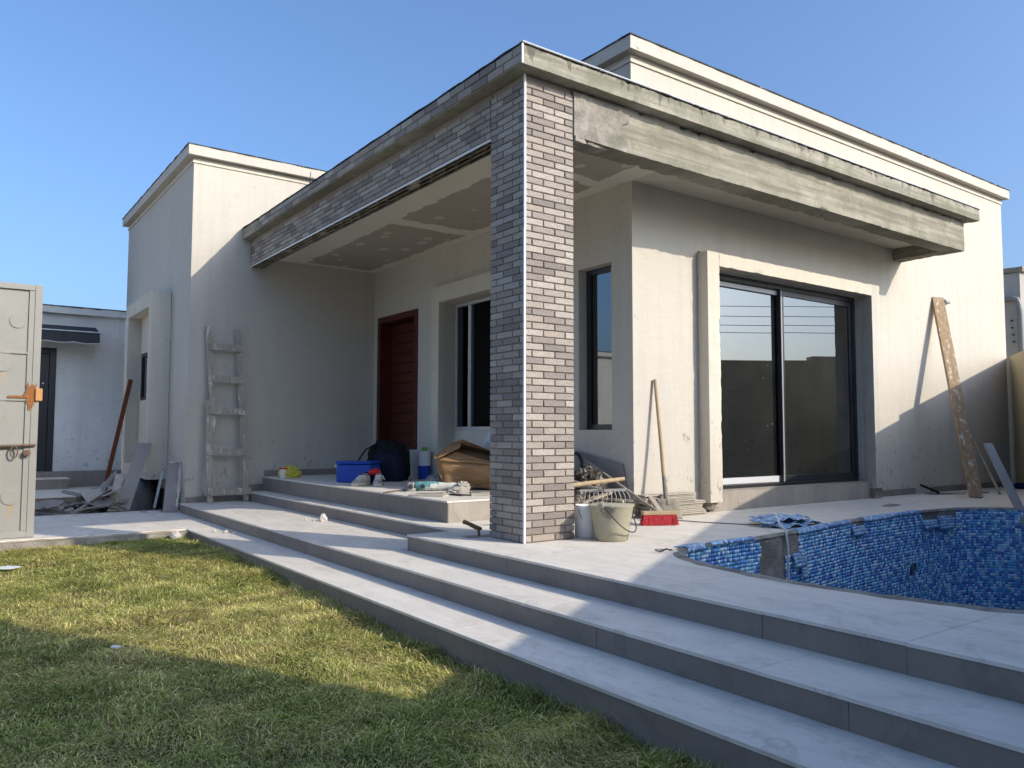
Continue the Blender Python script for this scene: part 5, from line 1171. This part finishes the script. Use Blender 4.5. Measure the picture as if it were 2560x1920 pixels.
# push broom
br = empty('broom', (1.53, .235, .0012), (0, 0, R(-27)), 'push broom with red bristles standing on the deck', 'broom')
MB().box((-.145, -.032, .082), (.145, .032, .112)).build('head_block', 'handle', br, bevel=.006)
bv, bf = [], []; rb = np.random.default_rng(5)
for i in range(1500):
    x, y = rb.uniform(-.138, .138), rb.uniform(-.028, .028); sx, sy = x * .06 + rb.normal(0, .008), y * .35 + rb.normal(0, .008); o_ = len(bv); w = .0016
    bv += [(x - w, y, .082), (x + w, y, .082), (x + sx + w, y + sy, rb.uniform(0, .008)), (x + sx - w, y + sy, rb.uniform(0, .008))]; bf.append((o_, o_ + 1, o_ + 2, o_ + 3))
bo = fast_mesh('bristles', np.array(bv), np.array(bf), 'bristle'); bo.parent = br; tag(bo, kind='stuff')
core = MB().box((-.135, -.024, .012), (.135, .024, .081)).build('bristle_core', 'bristle', br)
hd = MB().tube([(1.53, .245, .100), (1.70, 1.50, .56)], .0135, 12).build('handle', 'handle_grey', br, smooth=40); hd.matrix_parent_inverse = (Matrix.Translation((1.53, .235, .0012)) @ Matrix.Rotation(R(-27), 4, 'Z')).inverted()
# shovel
sh = empty('shovel', (1.93, .50, .0012), label='long-handled shovel leaning upright against the sunlit wall', cat='shovel')
def shp(o): o.parent = sh; o.matrix_parent_inverse = Matrix.Translation((-1.93, -.50, -.0012)); return o
shp(MB().tube([(1.945, .55, .12), (1.985, .64, .66), (2.01, .728, 1.215)], [.017, .0165, .015], 12).build('handle', 'handle', smooth=40)); shp(MB().tube([(1.935, .52, .12), (1.95, .56, .22), (1.962, .585, .36)], [.022, .020, .0175], 12).build('socket', 'mortar_rough', smooth=40))
m = MB()
for i in range(9):
    for j in range(9):
        u, v = i / 8 - .5, j / 8; w = .105 * (1 - .15 * v); m.v.append((1.93 + u * 2 * w * .9 - .0 + .0, .47 + u * 2 * w * -.5 + v * .055 + .05 * u * u, .003 + v * .17))
for i in range(8):
    for j in range(8): m.f.append((i * 9 + j, (i + 1) * 9 + j, (i + 1) * 9 + j + 1, i * 9 + j + 1))
b_ = shp(m.build('blade', 'mortar_rough', smooth=50)); q = b_.modifiers.new('solid', 'SOLIDIFY'); q.thickness = .004
tag(MB().bar((1.83, .44, .002), (1.80, .60, .19), .05, .02, (0, 1, 0)).build('wood_offcut', 'handle_grey', bevel=.002), 'short flat board leaning on the tile stack beside the shovel', 'board')
# stacked tiles
for i in range(14):
    up_ = i >= 9; a = jit(.03)
    x0, x1 = (1.80 + jit(.02), 2.52 + jit(.025)) if not up_ else (1.73 + jit(.012), 2.40 + jit(.012)); z = .001 + i * .0145 + (.002 if up_ else 0)
    t_ = MB().box((-(x1 - x0) / 2, -.055, 0), ((x1 - x0) / 2, .055, .0115)).build('stacked_tile', 'tile_beige', loc=((x0 + x1) / 2, .66 + jit(.012), z), rot=(0, 0, a), bevel=.0015)
    tag(t_, 'beige tile plank in the stack between the shovel and the door surround' if i < 13 else 'topmost beige tile plank of the stack behind the shovel', 'tile', 'stacked tile planks')
# dark board, cloth, hose, rake and shards behind the column
slab('board', 'mauve_tile', [(1.712, 1.62, .002), (1.722, .83, .002), (1.746, .83, .28), (1.746, .87, .46), (1.746, 1.45, .56), (1.746, 1.62, .58)], .010, 'dark cut sheet leaning on the porch wall behind the rake', 'board', rough=.001)
tag(MB().blob((1.46, 1.02, .17), (.16, .14, .15), .5, 3.0, 14, 40, 26).build('cloth_bundle', 'bundle', smooth=30), 'bundled black and beige cloth on the shards behind the column', 'cloth')
tag(MB().blob((1.24, .98, .10), (.10, .10, .09), .5, 3.0, 24, 30, 20).build('cloth_bundle', 'bundle', smooth=30), 'smaller striped cloth bundle left of the rake head', 'cloth')
tag(MB().blob((1.30, 1.15, .20), (.08, .08, .07), .4, 3.0, 29, 24, 16).build('cloth_bundle', 'rag', smooth=30), 'pale rag lump beside the broom handle', 'cloth')
m = MB(); pts = [(1.60 + .012 * math.sin(t * 3.1), 1.36 + .11 * math.cos(t) * (1 + .06 * math.sin(t * .37)), .44 + .11 * math.sin(t) * (1 + .05 * math.cos(t * .51))) for t in np.linspace(0, 2 * math.pi * 6, 130)]; m.tube(pts, .009, 8); tag(m.build('coiled_hose', 'hose_black', smooth=50), 'coil of black hose behind the column', 'hose')
rk = empty('rake', (1.25, .62, .2), label='garden rake with pale steel tines lying on the tile shards', cat='rake')
def rkp(o): o.parent = rk; o.matrix_parent_inverse = Matrix.Translation((-1.25, -.62, -.2)); return o
rkp(MB().bar((1.09, .70, .262), (1.44, .52, .268), .018, .022).build('head_bar', 'dusty_steel', bevel=.002))
for i in range(12):
    t = i / 11; x, y = 1.095 + .34 * t, .697 - .175 * t; rkp(MB().tube([(x, y, .262), (x - .012, y - .03, .255), (x - .02 + (t - .5) * .04, y - .05, .215), (x - .018 + (t - .5) * .07, y - .035, .165)], [.0034, .0034, .003, .002], 6).build('tine', 'debris', smooth=40))
rkp(MB().tube([(1.265, .62, .265), (1.20, 1.0, .34), (1.15, 1.35, .41)], .013, 10).build('handle', 'handle_grey', smooth=40))
tag(MB().tube([(.62, .56, .305), (1.02, .46, .345), (1.345, .445, .365)], [.018, .017, .0155], 14).build('tool_handle', 'handle', smooth=40), 'thick tan wooden tool handle lying level across the shards', 'handle')
for i, (p_, q_, w_, lab) in enumerate((((1.08, .66, .17), (1.62, .90, .215), .045, 'flat batten lying on the shards under the rake'), ((1.20, 1.12, .20), (1.66, .66, .155), .035, 'narrow batten lying crosswise on the shards'), ((1.02, .98, .22), (1.55, 1.20, .26), .05, 'grey board end on the shards beside the cloth bundle'))):
    tag(MB().bar(p_, q_, w_, .02).build('batten', 'handle_grey', bevel=.002), lab, 'batten')
GS = 'shards heaped behind the column'
for i in range(46):
    x, y = 1.10 + .52 * rs.random(), .62 + .62 * rs.random(); lay = i // 9
    shard(.06 + .09 * rs.random(), .010, (x, y, .004 + lay * .03 + .012 * rs.random()), (jit(.22), jit(.22), rs.random() * 3), rs.choice(['tile_beige', 'tile_back', 'tile_beige', 'mauve_tile']), 'broken tile shard in the heap under the rake', 'tile', GS, rs.choice([4, 5, 6]), .4 + .4 * rs.random())
for i in range(12):
    shard(.012 + .02 * rs.random(), .008, (1.0 + .9 * rs.random(), .25 + .35 * rs.random(), .0016), (jit(.1), jit(.1), rs.random() * 3), 'debris', 'tiny chip on the deck near the broom', 'chip', 'chips on the deck by the broom')
tag(MB().tube([(1.66, .33, .006), (1.86, .40, .006), (1.95, .15, .005), (2.05, -.08, .006), (2.12, -.20, .006), (2.22, -.30, .008)], .004, 6).build('cord', 'cord', smooth=50), 'thin brown cord running over the deck to the mosaic heap', 'cord')
m = MB(); s_ = s_of_x(1.83); p_ = pool_xy(s_); n_ = pool_n(s_); pts = [(2.34, -.30, .06), (2.24, -.34, .11), (2.10, -.44, .12), (p_[0] + .06, p_[1] + .08, .065), (p_[0] + .01, p_[1] - .01, .02), (p_[0] + n_[0] * .03, p_[1] + n_[1] * .03, -.08), (p_[0] + n_[0] * .03, p_[1] + n_[1] * .03, -.34), (p_[0] + n_[0] * .05, p_[1] + n_[1] * .05, -.9), (p_[0] + n_[0] * .2, p_[1] + n_[1] * .2, -DEPTH + .03)]
tag(m.tube(pts, .0085, 10).build('hose', 'hose_white', smooth=60), 'white hose hanging from the mosaic heap into the pool', 'hose')
tag(MB().tube([(.47 + .05 * math.sin(t * 1.7) + .02 * math.sin(t * 5), -.80 + .03 * math.cos(t * 2.3), .008 + .012 * abs(math.sin(t * 3))) for t in np.linspace(0, 9, 60)], .002, 5).build('wire_tangle', 'dark_steel', smooth=50), 'tangle of dark wire at the narrow tip of the pool', 'wire')
s_ = s_of_x(4.05); p_ = pool_xy(s_) + pool_n(s_) * .05
tag(MB().tube([(p_[0] + .05 * math.cos(t), p_[1] - .02, -.50 + .05 * math.sin(t * 1.1)) for t in np.linspace(0, 20, 70)], .004, 6).build('cable_coil', 'hose_black', smooth=50), 'small coil of cable poking out of the pool wall', 'cable')

# ------------------------------------------------------------------ things along the facade
pk = MB(); pk.bar((6.475, .01, .012), (7.19, .712, 2.485), .145, .042, (-.55, -.80, .25)); tag(pk.build('plank', 'plank', bevel=.003), 'tall paint-flaked plank leaning on the facade under the lamp', 'plank')
tag(MB().tube([(7.28, .09, .012), (7.95, .730, .80)], .016, 10).build('pole', 'handle_grey', smooth=40), 'thin grey pole leaning on the facade behind the plank', 'pole')
ab = MB(); T0, T1 = Vector((5.80, -.42, .63)), Vector((4.95, -1.62, -1.33)); ab.bar(T1, T0, .085, .03, (-.5, -.7, .5)); tag(ab.build('straightedge', 'bar_alu', bevel=.003), 'grey aluminium straightedge leaning out of the pool', 'straightedge')
pn = empty('float', (6.80, .56, .0012), (0, 0, R(-30)), 'dark steel float with upturned handle lying by the plank', 'trowel')
MB().prism([(-.17, -.07), (.17, -.06), (.20, 0), (.17, .06), (-.17, .07)], 0, .006).build('blade', 'dark_steel', pn, bevel=.002); MB().tube([(-.02, 0, .006), (-.06, 0, .035), (-.17, .02, .08), (-.24, .03, .11)], [.012, .016, .016, .014], 10).build('grip', 'hose_black', pn, smooth=40)
flat_piece(7.02, .44, .14, .06, R(20), .012, 'tile_beige', 'pale tile offcut beside the foot of the plank', .0012); flat_piece(7.38, .35, .16, .05, R(10), .010, 'tile_back', 'long grey offcut between the plank and the pole', .0012); flat_piece(4.75, .08, .13, .05, R(10), .008, 'tile_back', 'flat dark offcut lying alone on the deck', .0012)
tag(MB().blob((8.72, .42, .0012), (.13, .09, .045), .5, 3, 4, 26, 14).build('cloth', 'navy_cloth', smooth=40), 'navy blue cloth on the deck by the boundary wall', 'cloth')
